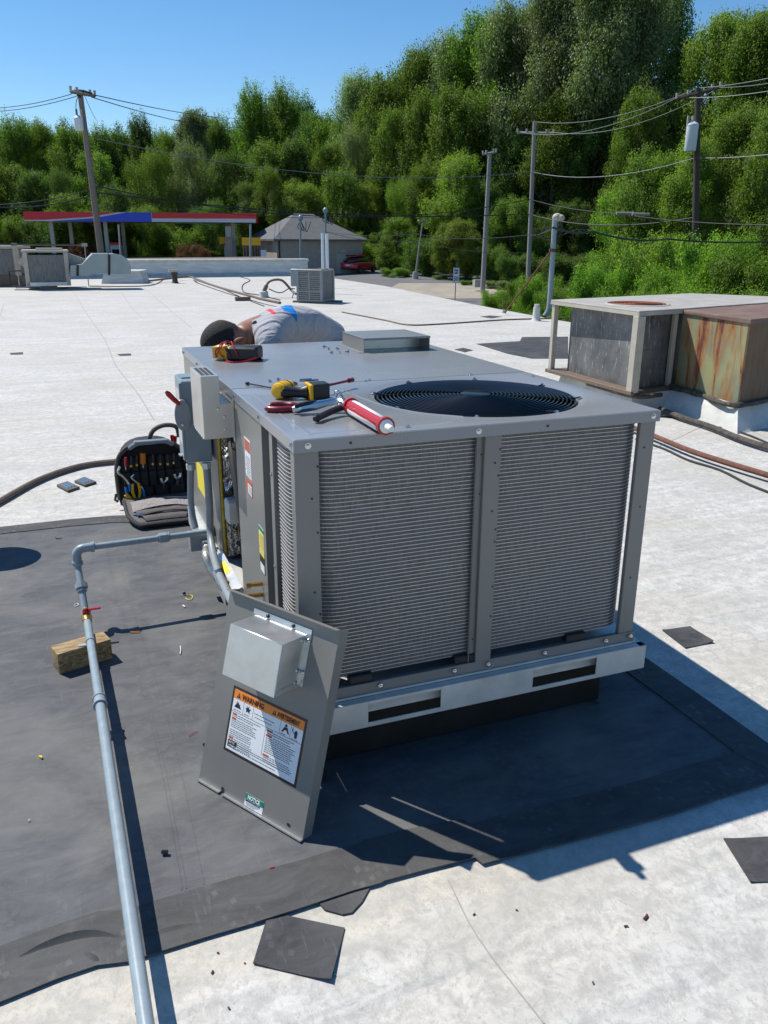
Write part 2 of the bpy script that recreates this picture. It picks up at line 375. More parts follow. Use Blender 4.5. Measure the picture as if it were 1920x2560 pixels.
# the flat roof we stand on (world z=0 is its surface)
rb=MB()
roofpoly=[(-32,-9),(9.0,-9),(9.05,12.7),(9.35,17.1),(10.25,25.6),(10.3,33.9),(3.7,35.7),(-32,45)]
rb.prism(roofpoly,-.3,0); roof=struct(rb.build('flat_roof','roof',smooth=False))
bw=MB(); bw.prism([(-31.9,-8.9),(8.9,-8.9),(8.95,12.7),(9.25,17.1),(10.15,25.6),(10.2,33.8),(3.7,35.6),(-31.9,44.9)],-3.6,-.3)
o=bw.build('building_wall','brick',smooth=False); tag(o,'pale block wall of the building that carries the flat white roof','building')
# lap seams on the roof (thin raised strips of the sheet)
def seam(pts,wd=.05,t=.004,m='roof',nm='roof_seam',par=None):
    b=MB(); pts=[Vector(p) for p in pts]; L=[];Rr=[]
    for i,p in enumerate(pts):
        d=(pts[min(i+1,len(pts)-1)]-pts[max(i-1,0)]).normalized(); n=Vector((-d.y,d.x,0))*wd/2
        j=random.uniform(-.002,.002); L.append(p+n*(1+j*8)); Rr.append(p-n)
    for a,c in zip(L,Rr):
        b.v+=[Vector((a.x,a.y,0.0005)),Vector((a.x,a.y,t)),Vector((c.x,c.y,t)),Vector((c.x,c.y,.0005))]
    for i in range(len(pts)-1):
        for k in range(3): b.f.append([i*4+k,i*4+k+1,i*4+4+k+1,i*4+4+k])
    b.f+=[[0,1,2,3],[4*len(pts)-1,4*len(pts)-2,4*len(pts)-3,4*len(pts)-4]]
    return b.build(nm,m,par)
M['seam']=mat('seam_edge',(.33,.33,.31),.8,0,.12,8,.1,30)
def pxl(*a): return [gz(x,y) for x,y in a]
for pts in ((( 180,725),(220,790),(262,850),(285,905),(305,935),(345,985),(385,1050)),
            ((300,725),(330,770),(352,790)),((1120,2200),(1195,2345),(1360,2560)),((1430,1590),(1575,1690),(1760,1790),(1880,1880)),
            ((1180,1180),(1180,1200)),((360,720),(455,800),(480,820)),((10,760),(0,790)),
            ((1640,1120),(1800,1055),(1919,1095))):
    seam(smooth(pxl(*pts),4),.0030 if pts[0][1]>1000 else .012,.0020,'seam','roof_seam',roof)
# parapet at the back of the roof and the ledge beyond
pa=thing('parapet_wall','long low white coated parapet at the back edge of the flat roof','parapet',(3,36,0))
A=gz(-40,700); Bp=gz(770,689); dA=(Bp-A).normalized(); nA=Vector((-dA.y,dA.x,0))
b=MB(); 
for i in range(1):
    b.hexa([A-dA*25,Bp,Bp+nA*.5,A-dA*25+nA*.5],[v+Vector((0,0,.6)) for v in (A-dA*25,Bp,Bp+nA*.5,A-dA*25+nA*.5)])
b.build('wall','parapet',pa)
b=MB(); q=[A-dA*25-nA*.06,Bp-nA*.06+dA*.05,Bp+nA*.56+dA*.05,A-dA*25+nA*.56]
b.hexa([v+Vector((0,0,.6)) for v in q],[v+Vector((0,0,.72)) for v in q]); b.build('coping','white_dirty',pa,bevel=.03)
b=MB(); q=[A-nA*.35-dA*25,Bp-nA*.35,Bp,A-dA*25]
b.hexa([Vector((v.x,v.y,.003)) for v in q],[Vector((q[0].x,q[0].y,.03)),Vector((q[1].x,q[1].y,.03)),Vector((q[2].x,q[2].y,.16)),Vector((q[3].x,q[3].y,.16))]); b.build('cant_strip','white_dirty',pa)
b=MB(); P=D2(270,562,42); Q=D2(597,558,42); dn=(Q-P).normalized(); nn=Vector((-dn.y,dn.x,0))
b.hexa([P-dn*22-Vector((0,0,3)),Q-Vector((0,0,3)),Q+nn*4-Vector((0,0,3)),P-dn*22+nn*4-Vector((0,0,3))],[P-dn*22,Q,Q+nn*4,P-dn*22+nn*4])
tag(b.build('adjoining_building','brown_pipe'),'low brown topped roof of the adjoining building just behind the white parapet','building')

# black membrane sheet round the unit
ms=thing('membrane_sheet','large black rubber sheet under the new air conditioner and the grey gas pipe','roof sheet',(0,.8,0))
lower=[(-120,2545),(0,2507),(145,2448),(243,2415),(324,2405),(405,2379),(520,2343),(637,2309),(720,2283),(799,2257),(880,2230),(949,2211),(960,2205),(1060,2178),(1186,2147),(1206,2163),(1301,2137),(1480,2090),(1683,2035),(1800,1995),(1920,1957)]
Lw=[gz(*p) for p in lower]; corner=Vector((1.50,-.47,0))
Lw=Lw+[corner]
ur=[gz(1920,1870),gz(1760,1755),gz(1597,1642)]; dirr=(ur[2]-ur[0]).normalized()
upper=[Vector((1.30,2.45,0)),Vector((.6,2.75,0)),gz(475,1290),gz(290,1293),gz(180,1302),gz(0,1322),gz(-260,1352)]
poly=Lw+ur+[Vector((1.42,1.0,0))]+upper+[Vector((-1.9,2.6,0)),Vector((-1.9,-.62,0))]
b=MB(); b.prism([(p.x,p.y) for p in poly],.0006,.006); b.build('sheet','membrane',ms,smooth=False)
def band(pts,wd,side,m='membrane_band',z0=.0062,z1=.009):
    b=MB(); pts=[Vector(p) for p in pts]; A=[];B=[]
    for i,p in enumerate(pts):
        d=(pts[min(i+1,len(pts)-1)]-pts[max(i-1,0)]).normalized(); n=Vector((-d.y,d.x,0))*side
        A.append(p-n*.006); B.append(p+n*(wd+random.uniform(-.004,.004)))
    for a,c in zip(A,B): b.v+=[Vector((a.x,a.y,z0)),Vector((a.x,a.y,z1)),Vector((c.x,c.y,z1)),Vector((c.x,c.y,z0))]
    for i in range(len(pts)-1):
        for k in range(4): b.f.append([i*4+k,i*4+(k+1)%4,i*4+4+(k+1)%4,i*4+4+k])
    return b.build('seam_band',m,ms)
band([gz(*p) for p in lower[:8]],.155,1)
band([gz(*p) for p in lower[7:]]+[corner],.15,1,z0=.0065,z1=.0105)
band([corner]+ur+[Vector((1.42,1.0,0))],.13,1,z0=.0068,z1=.012)
band(upper[2:],.12,1,z0=.0064,z1=.0098)
# embossed double ridge lines in the sheet
for off in(0,.011,.055):
    seam([Vector((p.x+off,p.y,0)) for p in smooth(pxl((255,1330),(285,1480),(330,1640),(390,1870),(455,2230)),5)],.005,.0072,'membrane','ridge_line',ms)
# big wrinkles at the lower left
def wrinkle(pts,h,wd):
    b=MB(); pts=smooth([gz(*p) for p in pts],6); n=len(pts)
    for i,p in enumerate(pts):
        d=(pts[min(i+1,n-1)]-pts[max(i-1,0)]).normalized(); nn=Vector((-d.y,d.x,0)); e=math.sin(math.pi*i/(n-1))
        for k,(s,z) in enumerate(((-1,0),(-.6,.35),(-.1,1),(.15,.75),(.3,.25),(.4,0))): b.v.append(p+nn*s*wd*(.35+e)+Vector((0,0,.008+z*h*e)))
    for i in range(n-1):
        for k in range(5): b.f.append([i*6+k,i*6+k+1,i*6+7+k,i*6+6+k])
    b.build('wrinkle','membrane_band',ms)
wrinkle(((30,2408),(110,2370),(190,2345),(250,2340),(312,2352)),.014,.012)
wrinkle(((205,2385),(235,2398),(250,2412)),.009,.009)
wrinkle(((330,2350),(430,2325),(500,2312)),.005,.012)
wrinkle(((1180,1740),(1320,1765),(1430,1740),(1500,1762)),.012,.03)
# flap of torn sheet poking out
f=[gz(*p) for p in((787,2250),(812,2278),(856,2290),(880,2285),(905,2258),(925,2222))]
b=MB(); b.prism([(p.x,p.y) for p in f],.0004,.0055); b.build('torn_flap','patch',ms)
# loose square patches
for pts,lab in ((((673,2282),(862,2322),(828,2458),(633,2412)),'curling square black rubber patch on the white roof below the leaning panel'),
    (((1655,1577),(1725,1567),(1783,1608),(1713,1622)),'small black rubber patch with a round mark right of the new unit'),
    (((1808,2100),(1990,2090),(1985,2205),(1875,2208)),'large black rubber patch cut by the right edge of the photo'),
    (((1136,874),(1158,870),(1183,876),(1162,881)),'tiny dark patch on the white roof behind the fan side of the new unit'),
    (((24,883),(57,881),(58,886),(27,887)),'thin dark patch, left of the two far patches on open roof'),
    (((293,886),(327,884),(328,889),(300,890)),'thin dark patch, right of the two far patches on open roof'),
    (((1190,860),(1300,853),(1305,843),(1420,842),(1420,897),(1330,897),(1270,885)),'irregular black sheet on the roof beside the old beige condenser'),
    (((1200,792),(1225,789),(1256,792),(1230,796)),'small faint grey patch near the foot of the slanting rod'),
    (((785,1960),(798,1915),(815,1935),(818,1955)),'grey offcut lying in the shade beside the leaning panel')):
    P=[gz(*p) for p in pts]; b=MB()
    n=len(P); z=.0135 if '785' in str(pts[0][0]) else .004
    b.prism([(p.x,p.y) for p in P],.0008 if z<.01 else .0125,z)
    if n==4 and pts[0][0] in(673,1655,1808):
        b=MB(); 
        for j in range(9):
            for i in range(9):
                u,v=i/8,j/8; p=lerp(lerp(P[0],P[1],u),lerp(P[3],P[2],u),v); c=max(abs(u-.5),abs(v-.5))*2
                p.z=.004+.012*max(0,(u-.6)/.4)**2*max(0,(v-.2))+.003*max(0,(.3-u)/.3)**2; b.v.append(p)
        for j in range(9):
            for i in range(9): p=b.v[j*9+i]; b.v.append(Vector((p.x,p.y,max(.001,p.z-.004))))
        for j in range(8):
            for i in range(8):
                a=j*9+i; b.f.append([a,a+1,a+10,a+9]); a+=81; b.f.append([a,a+9,a+10,a+1])
        for i in range(8):
            for a,c in((i,i+1),(72+i+1,72+i),((i+1)*9,i*9),(i*9+8,(i+1)*9+8)): b.f.append([a,c,c+81,a+81][::-1])
    tag(b.build('rubber_patch','patch'),lab,'roof patch','cut rubber patches on the roof')
# pale dried smear below the sheet
# ================================================================== THE NEW ROOFTOP UNIT
W,L,H=1.192,2.05,1.07
M['curb_rubber']=mat('new_black_rubber',(.018,.017,.016),.5,0,.3,6,.2,12,spec=.3)
cb=MB(); cb.box(.055,1.12,.06,1.97,.006,.19); tag(cb.build('roof_curb','curb_rubber',bevel=.01),'black rubber wrapped curb carrying the new grey air conditioner','curb')
U=thing('air_conditioner','new grey rooftop air conditioner with round fan grille and open service bay','air conditioner',(.6,1,.165))
# --- lid over the coil section, with the fan hole
def lid_front():
    x0,x1,y0,y1=0,W,0,.82; cx,cy=.762,.432; n=96; b=MB()
    ang=[2*math.pi*k/n for k in range(n)]
    for X,Y in((x0,y0),(x1,y0),(x0,y1),(x1,y1)):
        a=math.atan2(Y-cy,X-cx)%(2*math.pi); k=min(range(n),key=lambda i:abs(ang[i]-a)); ang[k]=a
    def rect(a,i):
        c,s=math.cos(a),math.sin(a); t=[]
        if c>1e-9: t.append((x1-i-cx)/c)
        if c<-1e-9: t.append((x0+i-cx)/c)
        if s>1e-9: t.append((y1-i-cy)/s)
        if s<-1e-9: t.append((y0+i-cy)/s)
        t=min(t); return cx+c*t,cy+s*t
    def circ(a,r): return cx+r*math.cos(a),cy+r*math.sin(a)
    def rr(a,i):
        x,y=rect(a,i); return x,y
    def lim(a,r):   # circle clipped inside margin
        x,y=circ(a,r); return min(max(x,x0+.012),x1-.012),min(max(y,y0+.012),y1-.004)
    loops=[[(*rect(a,0),H-.036) for a in ang],[(*rect(a,0),H-.003) for a in ang],[(*rect(a,.004),H) for a in ang],
           [(*lim(a,.372),H) for a in ang],[(*lim(a,.364),H-.004) for a in ang],[(*circ(a,.348),H-.008) for a in ang],[(*circ(a,.343),H-.018) for a in ang],[(*circ(a,.34),H-.13) for a in ang]]
    for l in loops: b.v+=[Vector(p) for p in l]
    for i in range(len(loops)-1):
        for k in range(n): b.f.append([i*n+k,i*n+(k+1)%n,(i+1)*n+(k+1)%n,(i+1)*n+k])
    return b.build('top_panel','lid_paint',U)
lf=lid_front()
# faint pressed crease lines on the lid
b=MB()
for pts in ([(.05,.70),(.06,.10),(.10,.06),(.42,.055),(.50,.075)],[(.36,.66),(.375,.52),(.40,.36),(.46,.22),(.56,.12)]):
    p=smooth([(x,y,H) for x,y in pts],6); 
    for i,q in enumerate(p):
        d=(p[min(i+1,len(p)-1)]-p[max(i-1,0)]).normalized(); n_=Vector((-d.y,d.x,0))
        b.v+=[q-n_*.006+Vector((0,0,-.0001)),q+Vector((0,0,.0014)),q+n_*.006+Vector((0,0,-.0001))]
    o0=len(b.v)-3*len(p)
    for i in range(len(p)-1):
        for k in range(2): b.f.append([o0+i*3+k,o0+i*3+k+1,o0+i*3+4+k,o0+i*3+3+k])
b.build('pressed_crease','lid_paint',lf)
b=MB(); b.box(0,W,.8225,L,H-.036,H); b.build('top_panel','lid_paint',U,bevel=.003)
# --- screws: one shared mesh
def screwproto():
    b=MB(); b.lathe([(.009,0),(.009,.0012),(.0052,.0016),(.0052,.0055),(.004,.0062),(.0001,.0062)],10); return b.build('screw','chrome',U)
sc=screwproto(); base_loc=Vector(U.location)
def rotz(n): return Vector(n).to_track_quat('Z','Y').to_euler()
first=True
def screw(p,n):
    global first
    if first: o=sc; first=False
    else: o=sc.copy(); COL.objects.link(o)
    o.location=Vector(p)-base_loc; o.rotation_euler=rotz(n)
for x,y in((.17,.808),(.5,.812),(.93,.808),(.52,.825),(.345,.04),(1.15,.7),(.94,.815)): screw((x,y,H),(0,0,1))
for x in(.04,.55,1.165): screw((x,0,H-.018),(0,-1,0))
for y in(.025,.41,.79,1.6,2.0): screw((0,y,H-.018),(-1,0,0))
for x in(.04,.25,.5,.62,.83,1.07,1.17): screw((x,-.002,.282),(0,-1,0))
for z in(.35,.6,.9): screw((.008,.29,z),(-1,0,0))
b=MB()
for x,z in((.068,.99),(.065,.8),(.067,.55),(.066,.48),(.05,.9),(.052,.62),(.565,.98),(.564,.86),(.627,.99),(.626,.91),(.612,.95),(.61,.8),(.625,.74),(.624,.7),(.625,.55),(.623,.45),(.563,.38),(1.15,.95),(1.16,.75),(1.152,.5)):
    b.lathe([(.0001,0),(.0032,0),(.0032,.0012),(.0001,.0012)],8,Matrix.Translation((x,.0098 if not .56<x<.64 else .0068,z))@Matrix.Rotation(R(90),4,'X'))
for x in(.16,.78): b.lathe([(.0001,0),(.004,0),(.004,.0012),(.0001,.0012)],8,Matrix.Translation((x,-.0002,H-.02))@Matrix.Rotation(R(90),4,'X'))
tag(b.build('screw_hole','dark',U),kind='stuff')
# --- posts
Z0,Z1=.272,H-.034
def lpost(x0,x1,side):
    b=MB(); b.box(x0,x1,.010,.0135,Z0,Z1)
    if side<0: b.box(x0,x0+.0035,.0135,.052,Z0,Z1); b.box(x1-.0035,x1,.0135,.03,Z0,Z1)
    else: b.box(x1-.0035,x1,.0135,.055,Z0,Z1); b.box(x0,x0+.0035,.0135,.028,Z0,Z1)
    return b.build('corner_post','steel_paint',U,bevel=.0012)
lpost(.004,.072,-1); lpost(1.128,1.186,1)
b=MB(); b.box(.577,.631,.007,.011,Z0,Z1); b.box(.577,.581,.011,.03,Z0,Z1); b.box(.553,.577,.020,.023,Z0,Z1); b.box(.553,.556,.012,.020,Z0,Z1); b.box(.628,.631,.011,.03,Z0,Z1)
b.build('centre_post','steel_paint',U,bevel=.001)
b=MB(); b.box(1.1825,1.186,.72,.82,Z0,Z1); b.box(1.1825,1.186,.82,2.04,Z0,Z1); b.build('right_panel','steel_paint',U)
b=MB(); b.box(.02,1.175,.822,.83,.28,1.0); b.build('partition','galv',U)
b=MB(); b.box(.01,1.182,2.034,2.038,Z0,Z1); b.build('rear_panel','steel_paint',U)
# --- base pan, lip and rail with fork pockets
b=MB(); b.box(.0,W,.0,L-.01,.255,.262); b.build('base_pan','galv',U)
b=MB(); b.box(.0,W,.006,.012,.262,.296); b.box(.0,W,.012,.024,.29,.2945); b.build('bottom_channel','steel_paint',U,bevel=.001)
def rail(p0,ux,length,slots,name='base_rail'):
    # front face at local y=0; box lengths along ux
    u=Vector(ux); n=Vector((u.y,-u.x,0)); T=Matrix(((u.x,-n.x,0,p0[0]),(u.y,-n.y,0,p0[1]),(0,0,1,0),(0,0,0,1)))
    b=MB(); xs=0
    zb,zt,s0,s1=.165,.254,.180,.243
    for a,c in slots+[(length,length)]:
        b.box(xs,a,0,.003,zb,zt,T)
        if c>a:
            b.box(a,c,0,.003,zb,s0,T); b.box(a,c,0,.003,s1,zt,T)
        xs=c
    b.box(0,length,.003,.028,zt-.003,zt,T); b.box(0,length,.003,.022,zb,zb+.003,T)
    o=b.build(name,'galv',U,bevel=.0008)
    for a,c in slots:
        q=MB()
        # curled pocket: sloping back sheet with rounded top
        prof=[(.003,.2445),(.014,.242),(.024,.234),(.030,.222),(.031,.208),(.031,.197)]
        for i in range(len(prof)-1):
            (y0,z0),(y1,z1)=prof[i],prof[i+1]
            q._a([(a-.03,y0+.001,z0),(c+.03,y0+.001,z0),(c+.03,y1+.001,z1),(a-.03,y1+.001,z1)],[(0,1,2,3)],T)
        q.build('fork_pocket','galv',o)
rail((-.028,-.028),(1,0),1.25,[(.228,.470),(.802,1.048)])
rail((-.028,2.06),(0,-1),2.088,[(.5,.74),(1.2,1.44)])
rail((1.222,-.028),(0,1),2.088,[])
b=MB(); b.box(-.02,1.21,2.056,2.059,.165,.254); b.build('base_rail','galv',U)
# white paper tag on the rail near the leaning panel
b=MB(); b.box(.02,.07,-.0305,-.0290,.240,.2535); b.build('paper_tag','paper',U)
# --- coil: fins and tubes wrapped round three sides
def coilpath(off,n=7):
    x0,x1,y0,y1,r=.013,1.166,.030,.72,.085
    p=[(x0,.238)]
    R_=.13
    for k in range(n+1): a=math.pi+math.pi/2*k/n; p.append((x0+R_+(R_-off)*math.cos(a),y0+R_+(R_-off)*math.sin(a)))
    for k in range(n+1): a=1.5*math.pi+math.pi/2*k/n; p.append((x1-r+(r-off)*math.cos(a),y0+r+(r-off)*math.sin(a)))
    p.append((x1-off,y1)); p[0]=(x0+off,.238); return p
def strip(outer,inner,z0,z1,name,m):
    b=MB(); n=len(outer)
    for (a,c) in zip(outer,inner): b.v+=[Vector((*a,z0)),Vector((*a,z1)),Vector((*c,z1)),Vector((*c,z0))]
    for i in range(n-1):
        for k in range(4): b.f.append([i*4+k,i*4+(k+1)%4,i*4+4+(k+1)%4,i*4+4+k])
    b.f+=[[0,1,2,3],[4*n-1,4*n-2,4*n-3,4*n-4]]
    return b.build(name,m,U)
def finmat():
    m,nt,b=newmat('coil_fins'); p=mapping(nt,(1,1,1))
    n=noise(nt,mapping(nt,(1,1,.12)),260,3,.7); c=ramp(nt,n,(.35,(.075,.073,.074)),(.65,(.175,.17,.168)))
    c=mixn(nt,c,(.10,.10,.12),ramp(nt,noise(nt,p,3.5,4,.6),(.4,0.),(.7,.6)))
    nt.links.new(c,b.inputs['Base Color']); b.inputs['Roughness'].default_value=.5; b.inputs['Metallic'].default_value=.3
    bumpn(nt,b,n,.8,.003); return m
M['fin']=finmat()
strip(coilpath(.0018),coilpath(.026),.318,1.034,'coil_fins','fin')
t0=strip(coilpath(0.),coilpath(.005),.318,.3193,'coil_tube','tube')
for k in range(1,60): share(t0,(t0.location.x,t0.location.y,t0.location.z+k*.01205+random.uniform(-.0003,.0003)))
b=MB(); b.tube([(.05,.245,.318),(.05,.245,1.034)],.013,8); b.build('coil_header','galv_bright',U)
for x in(.193,.545,.96):
    b=MB(); b.box(x-.038,x+.038,.014,.04,.296,.322); b.build('coil_foot','black_plastic',U,bevel=.003)
# --- fan
fan=MB(); cxf,cyf=.762,.432
for k in range(4):
    a0=k*math.pi/2+.5
    for j in range(6):
        pass
def blade(k):
    b=MB(); rs=[.07,.14,.22,.32]; n=5
    for r in rs:
        for j in range(n):
            a=k*math.pi/2+.45+(j/(n-1))*(1.05-.3*(r/.32))-.1*(r/.32); z=H-.085-.055*(1-j/(n-1))*(.5+.5*r/.32)
            b.v.append(Vector((cxf+r*math.cos(a),cyf+r*math.sin(a),z)))
    for i in range(3):
        for j in range(n-1): b.f.append([i*n+j,i*n+j+1,i*n+n+j+1,i*n+n+j])
    return b
sh0=MB(); sh0.lathe([(.3385,-.021),(.3395,-.021),(.3395,-.32),(.3385,-.32),(.3385,-.021)],64,Matrix.Translation((cxf,cyf,H))); sh0.build('fan_shroud','dark',U)
fr=MB(); fr.lathe([(.075,-.15),(.078,-.10),(.07,-.065),(.0001,-.06)],24,Matrix.Translation((cxf,cyf,H))); fo=fr.build('fan_hub','dark',U)
for k in range(4): blade(k).build('fan_blade','black_gloss',fo)
mo=MB(); mo.lathe([(.06,-.30),(.06,-.17),(.03,-.15),(.0001,-.15)],20,Matrix.Translation((cxf,cyf,H))); mo.build('fan_motor','dark',U)
gp=MB(); gp.lathe([(.0001,.004),(.045,.004),(.052,.001),(.052,-.002),(.0001,-.002)],28,Matrix.Translation((cxf,cyf,H+.004))); M['guard']=mat('guard_black',(.012,.013,.015),.18,0,spec=.8); guard=gp.build('fan_guard','guard',U)
def ring(r,z,rad):
    b=MB(); n=64; b.tube([(cxf+r*math.cos(2*math.pi*k/n),cyf+r*math.sin(2*math.pi*k/n),z) for k in range(n+1)],rad,5,False); return b
for i in range(21):
    r=.062+i*.0137; z=H+.004-.012*(r/.336)**3; ring(r,z,.0024 if i<20 else .0035).build('guard_ring','guard',guard)
for k in range(8):
    a=k*math.pi/4+.32; b=MB(); pts=[]
    for j in range(8):
        r=.045+j/7*.305; aa=a; pts.append((cxf+r*math.cos(aa),cyf+r*math.sin(aa),H+.0005-.012*(min(r,.336)/.336)**3+(.010 if j==7 else 0)))
    b.tube(pts,.0028,5); b.build('guard_spoke','guard',guard)
    x,y=cxf+.352*math.cos(a),cyf+.352*math.sin(a)
    if y<.81: screw((x,y,H-.004),(0,0,1))
b=MB(); b.tube([(cxf+.10*math.cos(.1),cyf+.02,H-.012),(cxf+.30,cyf-.06,H-.016)],.006,6); b.build('motor_cable','black_plastic',guard)
# --- left side: flange strips, filler panel, open bay, rear panels
b=MB(); b.box(.006,.010,.268,.305,Z0,Z1); b.box(.010,.05,.268,.271,Z0,Z1); b.build('panel_flange','steel_paint',U)
b=MB(); b.box(.036,.04,.305,.40,Z0,Z1); b.box(.02,.036,.33,.334,Z0,Z1); b.build('recessed_strip','steel_paint',U)
b=MB(); b.box(.005,.009,.40,.83,Z0,Z1); b.box(.009,.03,.40,.403,Z0,Z1); b.box(.009,.03,.827,.83,Z0,Z1); sp=b.build('filler_panel','steel_paint',U,bevel=.001)
b=MB(); b.box(.005,.02,.83,1.24,1.0,1.034); b.build('bay_header','steel_paint',U)
b=MB(); b.box(.004,.008,1.24,1.43,Z0,Z1); b.box(.008,.06,1.24,1.244,Z0,Z1); b.build('bay_post','steel_paint',U,bevel=.001)
b=MB(); b.box(.004,.008,1.433,2.04,Z0,Z1); rp=b.build('rear_side_panel','steel_paint',U,bevel=.001)
b=MB(); b.box(.007,.019,1.218,1.2395,.3,1.0); b.build('insulation_edge','insul',U,bevel=.004)
fb=MB(); random.seed(3)
nx,nz=14,16
for i in range(nx):
    for j in range(nz): fb.v.append(Vector((.021+i*.06,1.224+random.uniform(-.022,.004),.29+j*.047)))
for i in range(nx-1):
    for j in range(nz-1): fb.f.append([i*nz+j,i*nz+j+1,i*nz+nz+j+1,i*nz+nz+j])
fb.build('foil_lining','foil',U,smooth=False)
b=MB(); b.lathe([(.085,0),(.1,.02),(.1,.3),(.09,.34),(.04,.37),(.0001,.375)],24,Matrix.Translation((.28,1.06,.27))); b.build('compressor','black_plastic',U)
b=MB(); b.box(.25,.62,1.19,1.21,.62,.95); b.build('control_board','dark',U)
b=MB(); b.tube(smooth([(.06,1.20,.80),(.05,1.12,.74),(.045,1.02,.62),(.05,.93,.45),(.06,.87,.36)],5),.020,10); b.build('black_hose','rubber',U)
b=MB(); b.tube(smooth([(.10,1.2,.5),(.08,1.15,.38),(.07,1.1,.34),(.10,1.04,.36),(.2,1.0,.4)],5),.017,10); b.build('black_elbow_hose','rubber',U)
random.seed(11)
for mt in('wire','red','wire_light','brass'):
    b=MB()
    for k in range(4):
        p=[Vector((random.uniform(.04,.12),random.uniform(.86,1.2),random.uniform(.4,.95))) for _ in range(4)]; b.tube(smooth(p,5),.003,5)
    b.build('bay_wire',mt,U)
b=MB(); b.tube(smooth([(.07,1.19,.42),(.06,1.12,.40),(.06,1.05,.46),(.09,.98,.44),(.1,.9,.34)],5),.007,8); b.build('refrigerant_line','brass',U)
b=MB(); b.box(.012,.09,1.12,1.19,.46,.56); b.build('gas_valve','galv',U,bevel=.008)
# slanting tray with yellow sticker under the bay
b=MB(); q=[(.004,.85,.298),(.004,1.25,.298),(-.072,1.25,.262),(-.060,.85,.262)]; b.slab(q,.003); b.box(-.064,-.061,.85,1.25,.225,.258); tr=b.build('bay_tray','galv_bright',U)
def on_tray(u,v,h=.0012): p=lerp(lerp(q[0],q[3],u),lerp(q[1],q[2],u),v); return p+Vector((0,0,h))
b=MB(); b.slab([on_tray(.15,.45),on_tray(.15,.75),on_tray(.8,.75),on_tray(.8,.45)],.0008); b.build('yellow_sticker','label_yellow',tr)
# labels on the side (X plane) : helper makes thin stickers
def sticker(y0,y1,z0,z1,m,par,x=.0048,t=.0008,name='sticker'):
    b=MB(); b.box(x-t,x,y0,y1,z0,z1); return b.build(name,m,par,smooth=False)
def lines(y0,y1,z0,z1,n,m,par,x):
    b=MB()
    for i in range(n):
        z=z0+(i+.5)*(z1-z0)/n; b.box(x-.0003,x,y0,y1-random.uniform(0,.2)*(y1-y0),z-.0014,z+.0012)
    tag(b.build('fine_print',m,par,smooth=False),kind='stuff')
s1=sticker(.575,.665,.80,.935,'paper',sp); sticker(.58,.66,.89,.93,'label_red',s1,.0038,.0004); lines(.585,.655,.805,.875,9,'text_grey',s1,.0038)
s2=sticker(.575,.67,.735,.79,'label_red',sp); sticker(.579,.64,.74,.775,'paper',s2,.0038,.0004); lines(.583,.636,.743,.772,4,'text_grey',s2,.0034)
s3=sticker(.43,.50,.585,.67,'paper',sp); sticker(.43,.50,.655,.67,'green',s3,.0038,.0004); sticker(.434,.496,.59,.652,'label_yellow',s3,.0038,.0004); lines(.438,.49,.595,.648,6,'text_grey',s3,.0033)
s4=sticker(.43,.50,.51,.583,'ink',sp); sticker(.43,.50,.57,.583,'label_yellow',s4,.0038,.0004); sticker(.436,.494,.512,.54,'paper',s4,.0038,.0004)
sticker(1.62,1.85,.42,.56,'label_yellow',rp,.0038)
for z in(.46,.42):
    b=MB(); b.tube([(.005,.487,z),(-.035,.487,z)],.009,10); b.tube([(-.035,.487,z),(-.05,.487,z)],.011,6); b.build('brass_service_valve','brass',U)
b=MB(); b.tube([(.005,.47,.385),(-.04,.468,.38),(-.055,.468,.37),(-.058,.468,.33)],.016,12); b.build('white_drain_elbow','white_plastic',U)
# --- sensor hood with slots on its top (protrudes from the side)
VB=thing('vent_box','pale steel vent box with slotted top fixed to the left side of the new unit','vent box',(-.05,.9,.9))
b=MB(); b.prism([(-.105,.893),(.003,.893),(.003,1.02),(-.041,1.02),(-.041,1.117),(-.105,1.117)],.831,1.075,Matrix(((1,0,0,0),(0,0,1,0),(0,1,0,0),(0,0,0,1)))); vb=b.build('box_body','stainless',VB,bevel=.002)
b=MB(); b.box(.0005,.0035,.815,.831,.88,1.03); b.build('bracket_flange','stainless',VB)
b=MB()
for r_ in range(3):
    for c_ in range(12):
        b.box(-.0965+r_*.0165,-.0965+r_*.0165+.0125,.86+c_*.0155,.86+c_*.0155+.0075,1.1172,1.1178)
tag(b.build('vent_slot','dark',vb,smooth=False),kind='stuff')
b=MB()
for c_ in range(6): b.box(-.1056,-.1,.85+c_*.035,.868+c_*.035,.891,.8945)
b.build('bottom_slot','white_plastic',vb)
for y,z in((.8305,.925),(.8305,1.0),(.8305,.935)): 
    b=MB(); b.lathe([(.005,0),(.005,.004),(.0001,.0045)],8,Matrix.Translation((-.03 if z<.95 else -.05,y,z if z!=.935 else .97))@Matrix.Rotation(R(90),4,'X')); b.build('bolt','chrome',VB)
